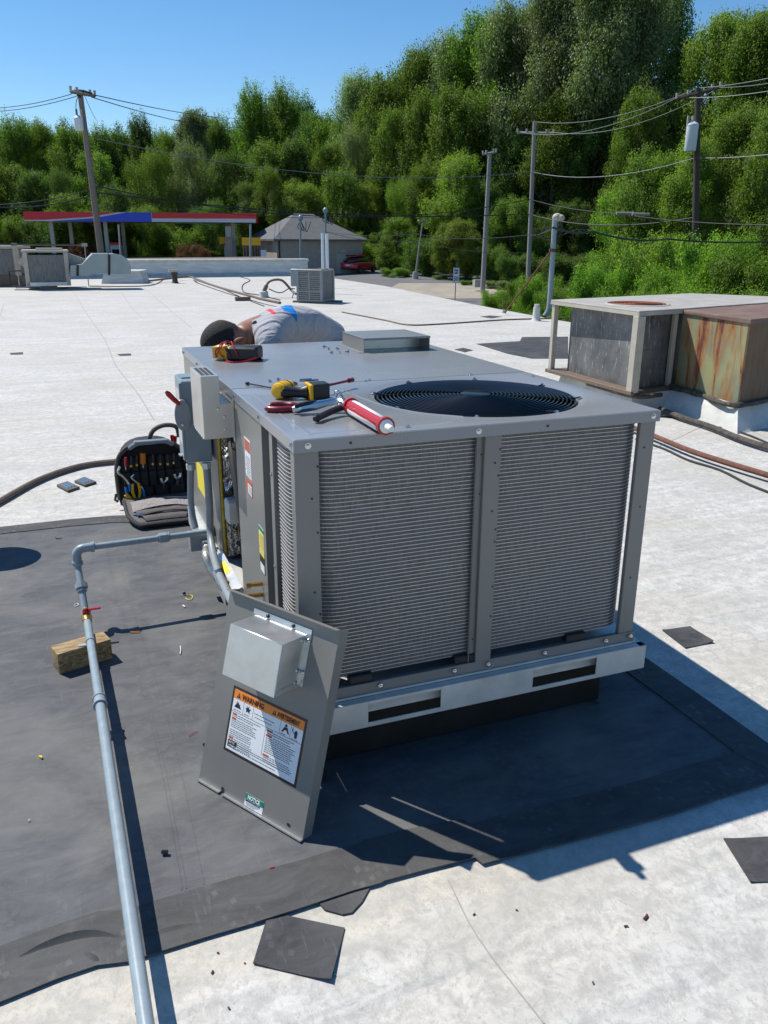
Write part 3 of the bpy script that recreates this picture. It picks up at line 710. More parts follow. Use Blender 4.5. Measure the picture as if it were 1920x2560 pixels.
# --- disconnect switch
DS=thing('disconnect_switch','blue grey electrical disconnect box with a red lever on the side of the new unit','switch box',(-.06,1.4,.69))
b=MB(); b.box(-.113,-.006,1.30,1.49,.688,1.027); db=b.build('box_body','blue_grey',DS,bevel=.003)
b=MB(); b.box(-.10,-.03,1.37,1.47,1.0275,1.033); b.build('knockout_plate','blue_grey',db,bevel=.001)
b=MB(); b.box(-.122,-.113,1.30,1.32,.70,1.02); b.build('cover_lip','blue_grey',db)
b=MB(); b.box(-.1145,-.1132,1.33,1.46,.75,.98); b.build('cover_plate','galv',db)
b=MB(); b.lathe([(.0001,0),(.05,0),(.052,.004),(.05,.010),(.0001,.010)],24,Matrix.Translation((-.118,1.284,.895))@Matrix.Rotation(R(90),4,'X')@Matrix.Diagonal((.62,1.25,1,1))); b.build('lever_disc','conduit',DS)
b=MB(); b.lathe([(.0001,0),(.0055,0),(.005,.004),(.0001,.005)],12,Matrix.Translation((-.123,1.273,.855))@Matrix.Rotation(R(90),4,'X')); b.build('lever_rivet','white_plastic',DS)
b=MB(); b.tube([(-.125,1.28,.94),(-.145,1.28,.958),(-.168,1.28,.985),(-.176,1.28,.995)],[.009,.0105,.0115,.006],10); b.build('lever_grip','red',DS)
b=MB(); b.box(-.135,-.113,1.33,1.37,.712,.716); b.build('latch','galv_bright',DS)
# --- conduits, junction box, flexible whip
def conduit(pts,X,r,name,lab,m='conduit',grp=None,n=12):
    p=smooth([gx(x,y,X_) for (x,y,X_) in pts],5); b=MB(); b.tube(p,r,n); o=tag(b.build(name,m),lab,'conduit',grp); return o,p
def z1x(u,v,X): return (*z1(u,v),X)
c1,p1=conduit([z1x(198,1060,-.09),z1x(196,1200,-.09),z1x(198,1350,-.09),z1x(212,1480,-.09),z1x(238,1590,-.085)],-.09,.014,'conduit','thin grey conduit curving from the disconnect box down to the junction box')
c2,p2=conduit([z1x(333,1050,-.035),z1x(345,1200,-.035),z1x(358,1400,-.035),z1x(364,1600,-.035),z1x(385,1780,-.045),z1x(430,1960,-.06),z1x(500,2120,-.07),z1x(560,2240,-.08)],-.05,.016,'conduit','thick grey conduit sweeping past the open bay behind the leaning panel')
for P_ in (p1[0],p2[0]):
    b=MB(); b.tube([P_+Vector((0,0,.012)),P_-Vector((0,0,.012))],.021,6); tag(b.build('conduit_nut','galv'),'steel conduit nut under the disconnect box, '+('left' if P_ is p1[0] else 'right')+' one','fitting')
jx=gy(*z5(905,1350),1.50)
b=MB(); jt=thing('junction_box','small square grey junction box under the gas pipe inlet','junction box',tuple(jx-Vector((0,0,.04))))
b.cbox(jx+Vector((0,.03,0)),(.085,.06,.075)); b.build('box_body','conduit',jt,bevel=.002)
b=MB(); b.cbox(jx+Vector((0,.03,.04)),(.095,.07,.006)); b.build('cover','conduit',jt,bevel=.001)
fp=smooth([jx+Vector((.02,-.002,-.0)),jx+Vector((.022,-.035,-.012)),gx(*z1(330,1830),-.075),gx(*z1(375,1950),-.075),gx(*z1(430,2030),-.065)],10)
ft=thing('flexible_conduit','ribbed metal flexible conduit looping from the junction box','conduit',tuple(fp[0]))
fp2=[]
for i in range(len(fp)-1):
    for k in range(3): fp2.append(lerp(fp[i],fp[i+1],k/3))
b=MB(); b.tube(fp2,[.0168 if i%2 else .0140 for i in range(len(fp2))],12); b.build('ribbed_hose','stainless',ft)
b=MB(); b.tube([fp[0]+Vector((0,.01,.002)),fp[0]+Vector((0,-.022,-.003))],.021,6); b.build('hex_nut','conduit',ft)
cl=gx(*z1(450,2010),-.06); b=MB(); b.tube([cl+Vector((-.008,.02,.02)),cl+Vector((.006,-.01,-.022))],.023,10); b.build('clamp','galv_bright',ft)
# --- gas pipe
GP=thing('gas_pipe','long grey painted gas pipe running past the block to the new unit','pipe',(-.57,.9,0))
def ptube(pts,r,name,m='pipe_grey',n=14,par=GP): b=MB(); b.tube(pts,r,n); return b.build(name,m,par,bevel=0)
E1=Vector((-.568,1.41,.331)); GX=-.571
ptube([Vector((.012,1.43,.331)),E1+Vector((.03,0,0))],.0135,'pipe_section')
ptube([Vector((.003,1.43,.331)),Vector((-.006,1.43,.331))],.026,'inlet_grommet','rubber')
ptube([Vector((-.20,1.424,.331)),Vector((-.196,1.424,.331))],.0225,'coupling'); 
b=MB(); b.tube([(-.245,1.423,.331),(-.239,1.423,.331),(-.236,1.423,.331),(-.218,1.423,.331),(-.206,1.423,.331),(-.203,1.423,.331),(-.197,1.423,.331)],[.020,.020,.0235,.0235,.0235,.020,.020],8); b.build('union','pipe_grey',GP)
b=MB(); b.tube(smooth([E1+Vector((.055,0,0)),E1+Vector((.03,0,0)),E1+Vector((.004,0,-.003)),E1+Vector((-.012,0,-.02)),E1+Vector((-.014,-.002,-.045)),E1+Vector((-.014,-.004,-.065))],4),.019,14); el=b.build('elbow','pipe_grey',GP)
b=MB(); b.tube([E1+Vector((.06,0,0)),E1+Vector((.046,0,0))],.0225,14); b.build('elbow_collar','pipe_grey',el)
b=MB(); b.tube([E1+Vector((-.014,-.004,-.07)),E1+Vector((-.014,-.004,-.055))],.0225,14); b.build('elbow_collar','pipe_grey',el)
T_=E1+Vector((-.014,-.004,-.07)); Vb=Vector((-.572,1.235,.108))
def rp_(t): return lerp(T_,Vb,t)
ptube([rp_(0),rp_(.40)],.0135,'pipe_section')
b=MB(); b.tube([rp_(.36),rp_(.40),rp_(.401),rp_(.50),rp_(.501),rp_(.56)],[.018,.018,.025,.025,.020,.020],8); b.build('union','pipe_grey',GP)
ptube([rp_(.56),rp_(1.)],.0135,'pipe_section')
b=MB(); b.tube([rp_(.93),rp_(1.06)],.0205,12); b.build('coupling','pipe_grey',GP)
d_=Vector((.002,-.05,-.006)); 
b=MB(); b.tube([Vb,Vb+d_*.5,Vb+d_*1.3],[.018,.022,.018],12); vv=b.build('valve_body','brass',GP)
b=MB(); b.box(-.014,.058,-.008,.008,.0,.007,Matrix.Translation(Vb+d_*.5+Vector((0,0,.028)))); b.cbox(Vb+d_*.5+Vector((0,0,.022)),(.026,.026,.016)); b.build('valve_handle','red',vv,bevel=.003)
b=MB(); b.lathe([(.008,0),(.008,.006),(.0001,.007)],8,Matrix.Translation(Vb+d_*.5+Vector((0,0,.035)))); b.build('handle_nut','brass',vv)
P0=Vb+d_*1.3; Pm=gz(250,1757,.108); Pe=gz(352,2470,.108); Pend=Pe+(Pe-Pm).normalized()*.9
ptube([P0,Pm],.0155,'pipe_section'); ptube([Pm,Pend],.0165,'pipe_section')
b=MB(); dd=(Pe-Pm).normalized(); b.tube([Pm-dd*.03,Pm-dd*.024,Pm-dd*.022,Pm+dd*.01,Pm+dd*.012,Pm+dd*.02],[.023,.023,.02,.02,.0235,.0235],16); b.build('coupling','pipe_grey',GP)
b=MB(); pc=lerp(P0,Pm,.28); b.tube([pc+Vector((0,.006,0)),pc-Vector((0,.006,0))],.0185,14); b.build('pipe_strap','pipe_grey',GP)
b=MB(); b.box(pc.x-.045,pc.x-.015,pc.y-.009,pc.y+.009,.0925,.0945); b.build('strap_tab','galv_bright',GP)
b=MB(); tc=Vb+d_*2.6; b.tube([tc,tc-Vector((0,0,.05))],.013,10); b.build('drip_leg','pipe_grey',GP)
# wooden block
b=MB(); bl=[gz(150,1690),gz(283,1650)]
ax=(bl[1]-bl[0]).normalized(); ay=Vector((-ax.y,ax.x,0)); Ln=(bl[1]-bl[0]).length; q=[bl[0]+Vector((0,0,.006)),bl[1]+Vector((0,0,.006)),bl[1]+ay*.085+Vector((0,0,.006)),bl[0]+ay*.085+Vector((0,0,.006))]
b.hexa(q,[v+Vector((0,0,.085)) for v in q]); tag(b.build('wood_block','wood',bevel=.004,segs=2),'treated timber block holding up the grey gas pipe beside its red valve','wood block')
# ================================================================== LEANING PANEL
LP=thing('access_panel','grey access panel with warning label leaning on the corner of the new unit','panel',(0,0,0))
PW,PH,PT=.432,.60,.036
b=MB(); b.box(0,PW,-.001,.0015,0.004,PH); b.box(0,PW,-.016,.0015,PH-.002,PH); b.build('sheet','steel_paint',LP)
b=MB(); b.box(PW-.002,PW,.0015,PT,.004,PH-.002); b.box(0,.002,.0015,PT,.004,PH-.002); b.build('side_flange','steel_paint',LP)
b=MB(); b.box(0,.098,-.010,.0015,0,.004); b.box(.112,PW,-.010,.0015,0,.004); b.build('bottom_lip','galv_bright',LP)
b=MB()
for x,z in((.105,.012),(.375,.022)): b.lathe([(.0001,0),(.007,0),(.007,.001),(.0001,.001)],12,Matrix.Translation((x,-.0012,z))@Matrix.Rotation(R(90),4,'X')@Matrix.Diagonal((1,1.2 if x<.2 else .6,1,1)))
tag(b.build('hole','ink',LP),kind='stuff')
# bright box hood on the panel
hx0,hx1,hz0,hz1,hd=.122,.327,.388,.556,.100
b=MB(); b.hexa([(hx0,-hd,hz0),(hx1,-hd,hz0),(hx1,-.002,hz0+.018),(hx0,-.002,hz0+.018)],[(hx0,-hd,hz1-.02),(hx1,-hd,hz1-.02),(hx1,-.002,hz1),(hx0,-.002,hz1)]); hb=b.build('hood_box','galv_bright',LP,bevel=.0015)
b=MB(); b.box(hx0-.010,hx1+.012,-.004,-.0015,hz1,hz1+.016); b.box(hx1,hx1+.012,-.004,-.0015,hz0+.022,hz1); b.build('hood_flange','galv_bright',hb)
b=MB(); b.prism([(-.096,hz0+.004),(-.08,hz0+.022),(-.012,hz0+.034),(-.006,hz0+.02)],hx1,hx1+.0018,Matrix(((0,0,1,0),(1,0,0,0),(0,1,0,0),(0,0,0,1)))); b.build('folded_tab','galv_bright',hb)
for x,y,z in((hx1+.006,-.004,.54),(hx1+.006,-.004,.45),(.17,-.004,hz1+.008),(.27,-.004,hz1+.008)):
    b=MB(); b.lathe([(.006,0),(.006,.002),(.003,.005),(.0001,.005)],10,Matrix.Translation((x,y,z))@Matrix.Rotation(R(90),4,'X')); b.build('rivet','chrome' if x>.3 else 'ink',hb)
for z in(.54,.455,.42):
    b=MB(); b.lathe([(.007,0),(.006,.003),(.0001,.004)],10,Matrix.Translation((hx1,-.02,z))@Matrix.Rotation(R(90),4,'Y')); b.build('rivet','chrome',hb)
# the warning label
def lbox(x0,x1,z0,z1,m,par,y=-.0012,t=.0004,name='label_area'):
    b=MB(); b.box(x0,x1,y-t,y,z0,z1); return b.build(name,m,par,smooth=False)
lx0,lx1,lz0,lz1=.081,.377,.130,.328
lab=lbox(lx0,lx1,lz0,lz1,'ink_brown',LP,name='warning_label')
pw0,pw1,pz0,pz1=lx0+.008,lx1-.008,lz0+.008,lz1-.008
lbox(pw0,pw1,pz0,pz1,'paper',lab,-.0016); lbox(pw0,pw1,pz1-.026,pz1,'orange',lab,-.0020,.0004,'orange_band')
TX=lambda x,z,y=-.0028: Matrix.Translation((x,y,z))@Matrix.Rotation(R(90),4,'X')
text_mesh('WARNING',.0215,'ink',lab,TX(pw0+.034,pz1-.0212),sx=.86,bold=.0006); text_mesh('AVERTISSEMENT',.0195,'ink',lab,TX(pw0+.178,pz1-.0207),sx=.60,bold=.0006)
def flat(poly,m,par,y=-.0026,name='pictogram'):
    b=MB(); b._a([(x,y,z) for x,z in poly]+[(x,y+.0004,z) for x,z in poly],[list(range(len(poly))),list(range(len(poly),2*len(poly)))[::-1]]+[(i,(i+1)%len(poly),len(poly)+(i+1)%len(poly),len(poly)+i) for i in range(len(poly))]); return b.build(name,m,par,smooth=False)
for x in(pw0+.012,pw0+.158):
    flat([(x,pz1-.022),(x+.016,pz1-.022),(x+.008,pz1-.006)],'ink',lab); 
    flat([(x+.007,pz1-.018),(x+.009,pz1-.018),(x+.009,pz1-.012),(x+.007,pz1-.012)],'orange',lab,-.0031)
ruleb=MB()
zr=pz1-.066
ruleb.box(pw0,pw1,-.0022,-.0017,zr-.0006,zr+.0006)
for x in(pw0+.045,pw0+.085,pw1-.085,pw1-.044): ruleb.box(x-.0005,x+.0005,-.0022,-.0017,zr,pz1-.026)
ruleb.box((pw0+pw1)/2+.002,(pw0+pw1)/2+.003,-.0022,-.0017,pz0+.03,zr); ruleb.box(pw0,pw1,-.0022,-.0017,pz1-.0268,pz1-.026)
ruleb.build('label_rule','ink',lab,smooth=False)
# pictograms: flame, burst, figure, exploding cylinder
x=pw0+.008; z=zr+.014
flat([(x,z),(x+.028,z),(x+.022,z+.008),(x+.021,z+.013),(x+.017,z+.009),(x+.015,z+.019),(x+.011,z+.010),(x+.009,z+.020),(x+.006,z+.009),(x+.003,z+.006)],'ink',lab)
x=pw0+.052; flat([(x+.004,z),(x+.006,z+.006),(x,z+.012),(x+.006,z+.011),(x+.006,z+.02),(x+.01,z+.012),(x+.014,z+.021),(x+.015,z+.011),(x+.023,z+.014),(x+.018,z+.006),(x+.02,z-.002),(x+.012,z+.004)],'ink',lab)
x=pw1-.078; flat([(x,z-.004),(x+.006,z-.004),(x+.011,z+.004),(x+.019,z+.004),(x+.024,z-.004),(x+.030,z-.004),(x+.021,z+.012),(x+.009,z+.012)],'ink',lab); flat([(x+.012,z+.013),(x+.018,z+.013),(x+.0195,z+.018),(x+.015,z+.022),(x+.0105,z+.018)],'ink',lab)
x=pw1-.030; flat([(x+.002,z-.006),(x+.010,z-.006),(x+.012,z+.010),(x+.009,z+.016),(x+.004,z+.016),(x,z+.010)],'ink',lab); flat([(x-.008,z+.022),(x-.006,z+.022),(x-.006,z+.013),(x,z+.006),(x-.002,z+.005),(x-.009,z+.012)],'ink',lab)
fpb=MB(); random.seed(5)
def para(x0,x1,zt,n,dzz=.0058):
    for i in range(n):
        xx=x0
        end=x1-random.uniform(0,.02)
        while xx<end:
            w_=random.uniform(.004,.012); fpb.box(xx,min(end,xx+w_),-.0021,-.0017,zt-i*dzz-.0016,zt-i*dzz+.0012); xx+=w_+.0016
mid=(pw0+pw1)/2+.002
para(pw0+.028,mid-.008,zr-.008,1); para(pw0+.006,mid-.03,zr-.014,1); para(pw0+.028,mid-.03,zr-.022,1); para(pw0+.006,mid-.03,zr-.028,4)
para(pw0+.006,mid-.045,zr-.055,4); para(pw0+.028,mid-.045,zr-.080,1); para(pw0+.006,mid-.03,zr-.0855,4)
para(mid+.032,pw1-.008,zr-.008,1); para(mid+.008,pw1-.03,zr-.014,1); para(mid+.034,pw1-.02,zr-.022,1); para(mid+.008,pw1-.015,zr-.028,8)
para(mid+.034,pw1-.02,zr-.080,1); para(mid+.008,pw1-.012,zr-.0855,3); para(pw0+.042,pw1-.06,pz0+.024,2); para(pw0+.03,pw1-.07,pz0+.009,1)
para(pw0+.09,pw1-.092,zr+.022,1); para(pw0+.095,pw1-.10,zr+.012,1)
para(pw0+.006,pw0+.040,zr+.006,1); para(pw0+.05,pw0+.08,zr+.006,1); para(pw1-.08,pw1-.05,zr+.004,1); para(pw1-.04,pw1-.006,zr+.003,1)
tag(fpb.build('fine_print','text_grey',lab,smooth=False),kind='stuff')
for x,z,w_ in((pw0+.006,zr-.0065,.018),(pw0+.006,zr-.0205,.018),(pw0+.006,zr-.0785,.018),(mid+.006,zr-.0065,.024),(mid+.006,zr-.0205,.024),(mid+.006,zr-.0785,.024)):
    lbox(x,x+w_,z-.003,z+.003,'label_red',lab,-.0022,.0004,'red_tag')
for k,t_ in enumerate(('NOTICE','ATTENTION')):
    zz=pz0+.024-k*.0105; q_=lbox(pw0+.005,pw0+.042,zz-.0045,zz+.0048,'ink_brown',lab,-.0022,.0004,'black_tag'); text_mesh(t_,.0078,'paper',q_,TX(pw0+.0095,zz-.0028,-.0030),sx=.85)
# green notice sticker
nl=lbox(.199,.273,.006,.043,'paper',LP,name='notice_sticker'); lbox(.199,.273,.026,.043,'green',nl,-.0016,.0004,'green_band')
text_mesh('NOTICE',.0160,'paper',nl,TX(.2095,.0290,-.0026),sx=.85,bold=.0006); text_mesh('EQUIPPED FOR NATURAL GAS',.0054,'ink',nl,TX(.2015,.0208,-.0021),sx=.80,bold=.0002)
fpb=MB()
for i in range(3): fpb.box(.206,.258-i*.008,-.0019,-.0015,.0165-i*.0036-.0007,.0165-i*.0036+.0006)
fpb.build('fine_print','text_grey',nl,smooth=False)
LP.matrix_world=Matrix.Translation((-.298,.115,.0085))@Matrix.Rotation(-1.033,4,'Z')@Matrix.Rotation(-.287,4,'X')
# ================================================================== THINGS ON TOP OF THE UNIT
M['skin']=mat('skin_brown',(.27,.12,.07),.5,0,.12,14,.05,60)
M['hair']=mat('short_black_hair',(.012,.010,.009),.75,0,.4,90,.8,220)
M['shirt']=None
M['jeans']=mat('dark_jeans',(.03,.04,.08),.9)
M['shoe']=mat('dark_shoe',(.03,.025,.02),.7)
HO=thing('flue_hood','low grey sheet metal hood open at the front on the rear top panel','hood',(.93,1.7,H))
hx,hX,hy,hY,hz=.768,1.104,1.571,1.885,H+.063
b=MB(); b.box(hx,hx+.002,hy,hY,H+.0005,hz); b.box(hX-.002,hX,hy,hY,H+.0005,hz); b.box(hx,hX,hY-.002,hY,H+.0005,hz-.001); b.build('side_sheet','steel_paint',HO)
b=MB(); b.box(hx-.002,hX+.002,hy-.003,hY+.001,hz,hz+.003); b.box(hx-.002,hX+.002,hy-.003,hy-.001,hz-.007,hz); b.build('top_sheet','lid_paint',HO,bevel=.001)
b=MB(); b.box(hx+.002,hX-.002,hy+.12,hy+.123,H+.0005,hz-.004); b.build('back_baffle','galv_bright',HO)
b=MB(); b.box(hx-.028,hx,hy-.01,hY,H+.0005,H+.0025); b.build('mounting_flange','lid_paint',HO)
# multimeter
MM=thing('multimeter','yellow and black multimeter with red leads wound round it on the unit top','multimeter',(.16,1.52,H+.001))
T=Matrix.Translation((.155,1.545,H+.001))@Matrix.Rotation(R(-28),4,'Z')
b=MB(); b.cbox((.045,0,.026),(.125,.085,.050),T); b.build('black_holster','black_plastic',MM,bevel=.015,segs=3)
b=MB(); b.cbox((-.035,0,.028),(.08,.072,.046),T); b.build('yellow_body','yellow',MM,bevel=.010,segs=2)
for j in range(5):
    b=MB(); b.cbox((.055+j*.011,0,.0505),(.004,.07,.003),T); b.build('grip_rib','rubber',MM)
random.seed(21)
for k in range(5):
    b=MB(); pts=[]; tilt=random.uniform(-.35,.35); x0=-.05+k*.014
    for i in range(21):
        a=2*math.pi*i/20; pts.append(T@Vector((x0+.02*math.sin(a*1+k)+tilt*.02*math.cos(a),.052*math.cos(a),.0335+.031*math.sin(a)+.002)))
    b.tube(pts,.0026,6,False); b.build('test_lead','red' if k%2==0 else 'dark_red',MM)
b=MB(); b.tube(smooth([gz(560,893,H+.004),gz(575,904,H+.004),gz(610,903,H+.004),gz(640,892,H+.02),gz(625,878,H+.03),gz(648,900,H+.006)],6),.003,6); b.build('test_lead','red',MM)
b=MB(); b.tube([gz(636,893,H+.008),gz(648,900,H+.006)],.005,8); b.build('probe_tip','black_plastic',MM)
MM.scale=(1.12,1.12,1.15)
# drill
DR=thing('impact_driver','yellow and black cordless impact driver lying on its side on the unit','power tool',(.19,.57,H+.001))
z=H+.033
b=MB(); b.tube([(.083,.565,z),(.088,.57,z),(.10,.585,z),(.135,.625,z),(.155,.648,z)],[.02,.030,.034,.033,.028],14); b.build('motor_housing','yellow',DR)
for k_ in range(3):
    q_=lerp((.098,.582,z),(.135,.625,z),k_/2.2); q2_=q_+Vector((.003,.0035,0)); b=MB(); b.tube([q_,q2_],.0348,14); b.build('vent_rib','black_plastic' if k_==2 else 'yellow',DR)
b=MB(); b.tube([(.155,.648,z),(.172,.667,z),(.19,.688,z)],[.025,.02,.014],14); b.build('nose_cone','chrome',DR)
b=MB(); b.tube(smooth([(.105,.575,z-.003),(.135,.562,z-.005),(.17,.556,z-.007),(.20,.55,z-.005)],4),[.026,.025,.024,.022,.021,.02,.02,.02,.021,.022,.024,.026,.028],12); b.build('grip','black_plastic',DR)
b=MB(); b.cbox((.208,.547,z-.002),(.014,.085,.062)); b.build('yellow_trim','yellow',DR,bevel=.004)
b=MB(); b.cbox((.249,.545,z-.001),(.066,.078,.062)); b.build('battery','black_plastic',DR,bevel=.008,segs=2)
b=MB(); b.tube(smooth([(.20,.60,z+.03),(.255,.60,z+.031),(.262,.605,z+.03)],4),.004,6); b.tube([(.185,.60,z+.033),(.235,.602,z+.033)],.006,8); b.build('belt_hook','chrome',DR)
b=MB(); b.tube([(.272,.60,z-.003),(.395,.69,z-.004)],.0045,8); b.tube([(.39,.686,z-.004),(.41,.700,z-.004)],.0085,8); tag(b.build('nut_driver','dark_red'),'dark steel nut driver poking out right of the driver battery','tool')
b=MB(); a_=gz(616,958,H+.007); c_=gz(700,974,H+.006); b.tube([a_,c_],.0028,6); b.tube([a_,a_+(c_-a_)*.06],.0065,8); tag(b.build('thin_screwdriver','black_plastic'),'thin black rod tool left of the yellow driver, crossing the lid seam','tool')
DR.scale=(.84,.84,.84)
# pliers
PL=thing('pliers','pliers with dark red handles on the unit, partly under the caulking gun','pliers',(.08,.43,H))
for a_,c_,d_ in(((662,1022),(700,1024),(738,1022)),((672,1014),(705,1011),(742,1013))):
    b=MB(); p=smooth([gz(*a_,H+.010),gz(*c_,H+.010),gz(*d_,H+.010)],5); b.tube(p,[.004]+[.0095]*(len(p)-2)+[.007],10); b.build('handle','dark_red',PL)
b=MB(); b.tube([gz(736,1018,H+.010),gz(790,1014,H+.010)],[.008,.005],8); b.build('jaw','chrome',PL)
# caulking gun
CG=thing('caulking_gun','red caulking gun with a white nozzle and silver handle on the front of the unit','caulking gun',(.27,.2,H))
A_=gz(876,1014,H+.028); B_=gz(966,1066,H+.026); ad=(B_-A_).normalized(); aq=ad.to_track_quat('Z','Y').to_matrix().to_4x4(); Tg=Matrix.Translation(A_)@aq; gl=(B_-A_).length
def half(name,r,z0,z1,a0,a1,m,th=.002,n=18):
    b=MB()
    for zz in(z0,z1):
        for k in range(n+1):
            a=a0+(a1-a0)*k/n; b.v.append(Tg@Vector((r*math.cos(a),r*math.sin(a),zz)))
    for k in range(n): b.f.append([k,k+1,n+2+k,n+1+k])
    o=b.build(name,m,CG); mo=o.modifiers.new('t','SOLIDIFY'); mo.thickness=th; return o
b=MB(); b.lathe([(.0001,.004),(.0205,.004),(.0205,gl-.006),(.0001,gl-.006)],24,Tg); b.build('sealant_tube','red',CG)
b=MB(); b.lathe([(.021,0),(.0250,0),(.0250,.012),(.021,.012),(.021,0)],24,Tg); b.build('barrel_ring','red',CG)
b=MB(); b.lathe([(.021,gl-.014),(.0250,gl-.014),(.0250,gl),(.021,gl),(.021,gl-.014)],24,Tg); b.build('barrel_ring','red',CG)
# find the sky-facing side of the barrel
upv=Tg.to_3x3().inverted()@Vector((0,0,1)); au=math.atan2(upv.y,upv.x)
half('barrel_half',.0235,.01,gl-.01,au+1.5,au+4.2,'red'); half('white_label',.0210,.03,gl-.02,au-.35,au+.30,'paper',.0006)
half('white_label',.0243,.04,gl-.02,au+1.6,au+2.3,'paper',.0006)
b=MB(); b.lathe([(.020,gl-.005),(.0195,gl+.001),(.010,gl+.006),(.010,gl+.008),(.009,gl+.034),(.0075,gl+.037),(.0001,gl+.037)],18,Tg); b.build('nozzle','white_plastic',CG)
b=MB(); b.tube([A_-ad*.002,A_-ad*.05],.004,6); b.tube([A_-ad*.05,A_-ad*.052+Vector((-.03,.0,.0))],.004,6); b.build('plunger_rod','chrome',CG)
b=MB(); p=smooth([A_+Vector((-.012,.004,.0)),gz(845,1003,H+.034),gz(790,1014,H+.024),gz(731,1024,H+.014)],5); b.tube(p,[.010]*4+[.012]*5+[.014]*(len(p)-10)+[.008],10,True); b.build('silver_handle','chrome',CG)
b=MB(); p=smooth([gz(790,1012,H+.026),gz(765,1016,H+.024),gz(738,1023,H+.019)],5); b.tube([q+Vector((0,0,.009)) for q in p],.007,8); b.build('handle_inlay','black_plastic',CG)
b=MB(); p=smooth([A_+Vector((-.02,-.004,-.004)),gz(845,1022,H+.022),gz(812,1036,H+.016),gz(787,1048,H+.013)],5); b.tube(p,[.008]*3+[.010]*(len(p)-5)+[.012,.007],10); b.build('trigger','black_plastic',CG)
b=MB(); b.ell(A_-ad*.012,(.014,.014,.012)); b.build('pivot_block','chrome',CG)
b=MB(); b.tube(smooth([gz(836,988,H+.01),gz(838,977,H+.012),gz(845,977,H+.012),gz(858,990,H+.012)],5),.0022,6); b.build('hook','chrome',CG)
# loose screws
lp=MB(); Tq=Matrix.Rotation(R(80),4,'Y'); lp.tube([(0,0,.0045),(.016,0,.0030)],.0022,6); lp.tube([(-.001,0,.0045),(.0032,0,.0045)],.0062,8); lp.tube([(-.005,0,.0045),(-.001,0,.0045)],.0042,6)
wh=['beside the hood, leftmost of six','beside the hood, second from the left','beside the hood, nearest the camera','beside the hood, at the back right','beside the hood, front right pair','beside the hood, rightmost of six','left of a pair behind the driver','right of a pair behind the driver']
l0=lp.build('loose_screw','chrome')
for i,(x,y) in enumerate(((812,869),(820,874),(828,884),(845,874),(849,883),(867,882),(676,956),(697,952))):
    o=l0 if i==0 else l0.copy()
    if i: COL.objects.link(o)
    p=gz(x,y,H+.0002); o.location=p; o.rotation_euler=(0,0,i*1.9); tag(o,'loose hex head screw on the grey unit top, '+wh[i],'screw','loose screws on the unit')
# ================================================================== MAN
def shirt_mat():
    m,nt,b=newmat('grey_tee_shirt'); o=nt.nodes.new('ShaderNodeTexCoord').outputs['Object']
    s=nt.nodes.new('ShaderNodeSeparateXYZ'); nt.links.new(o,s.inputs[0])
    def rng(out,a,c):
        x=nt.nodes.new('ShaderNodeMath'); x.operation='GREATER_THAN'; nt.links.new(out,x.inputs[0]); x.inputs[1].default_value=a
        y=nt.nodes.new('ShaderNodeMath'); y.operation='LESS_THAN'; nt.links.new(out,y.inputs[0]); y.inputs[1].default_value=c
        z=nt.nodes.new('ShaderNodeMath'); z.operation='MULTIPLY'; nt.links.new(x.outputs[0],z.inputs[0]); nt.links.new(y.outputs[0],z.inputs[1]); return z.outputs[0]
    def mul(a,c): z=nt.nodes.new('ShaderNodeMath'); z.operation='MULTIPLY'; nt.links.new(a,z.inputs[0]); nt.links.new(c,z.inputs[1]); return z.outputs[0]
    base=mixn(nt,(.33,.33,.355),(.43,.43,.455),noise(nt,mapping(nt,(1,1,1)),25,5))
    # print on the back: red arc, white lettering strokes, blue cloud
    n1=noise(nt,o,9,2)
    def warp(out,amt):
        z=nt.nodes.new('ShaderNodeMath'); z.operation='MULTIPLY_ADD'; nt.links.new(n1,z.inputs[0]); z.inputs[1].default_value=amt; nt.links.new(out,z.inputs[2]); return z.outputs[0]
    X=s.outputs[0]; Y=s.outputs[1]; Z=s.outputs[2]
    hi=rng(Z,PZ,9)
    red=mul(mul(rng(X,PX-.052,PX-.030),rng(Y,PY-.10,PY+.14)),hi)
    blue=mul(mul(rng(warp(X,.06),PX+.045,PX+.125),rng(warp(Y,.05),PY-.04,PY+.16)),hi)
    c=mixn(nt,base,(.62,.08,.08),red); c=mixn(nt,c,(.02,.22,.62),blue)
    vv=noise(nt,mapping(nt,(16,42,1),0,'obj'),1.0,1); wt=ramp(nt,vv,(.5,0.),(.52,1.))
    wh=mul(mul(rng(X,PX-.015,PX+.045),rng(Y,PY+.0,PY+.12)),hi)
    c=mixn(nt,c,(.7,.72,.8),mul(wt,wh))
    nt.links.new(c,b.inputs['Base Color']); b.inputs['Roughness'].default_value=.9; b.inputs['Specular IOR Level'].default_value=.15
    bumpn(nt,b,noise(nt,mapping(nt,(.5,1.7,.9),R(20)),9,3,.5,.9),1.,.04); return m
def skin(name,m,nodes,edges,parent,root=0,sub=2):
    me=bpy.data.meshes.new(name); c=Vector(nodes[root][0]); me.from_pydata([Vector(p)-c for p,r in nodes],[tuple(e) for e in edges],[])
    o=bpy.data.objects.new(name,me); COL.objects.link(o); me.materials.append(M[m])
    o.modifiers.new('skin','SKIN'); me.skin_vertices or None
    sv=me.skin_vertices[0].data
    for i,(p,r) in enumerate(nodes):
        sv[i].radius=(r,r) if not isinstance(r,tuple) else r; sv[i].use_root=(i==root)
    o.modifiers['skin'].use_smooth_shade=True
    s_=o.modifiers.new('sub','SUBSURF'); s_.levels=sub; s_.render_levels=sub
    if parent: o.parent=parent; o.location=c-WL[parent.name]
    else: o.location=c
    WL[o.name]=c; return o
PE=thing('person','man in a grey printed tee shirt bent double behind the new unit, head down','person',(.95,2.8,0))
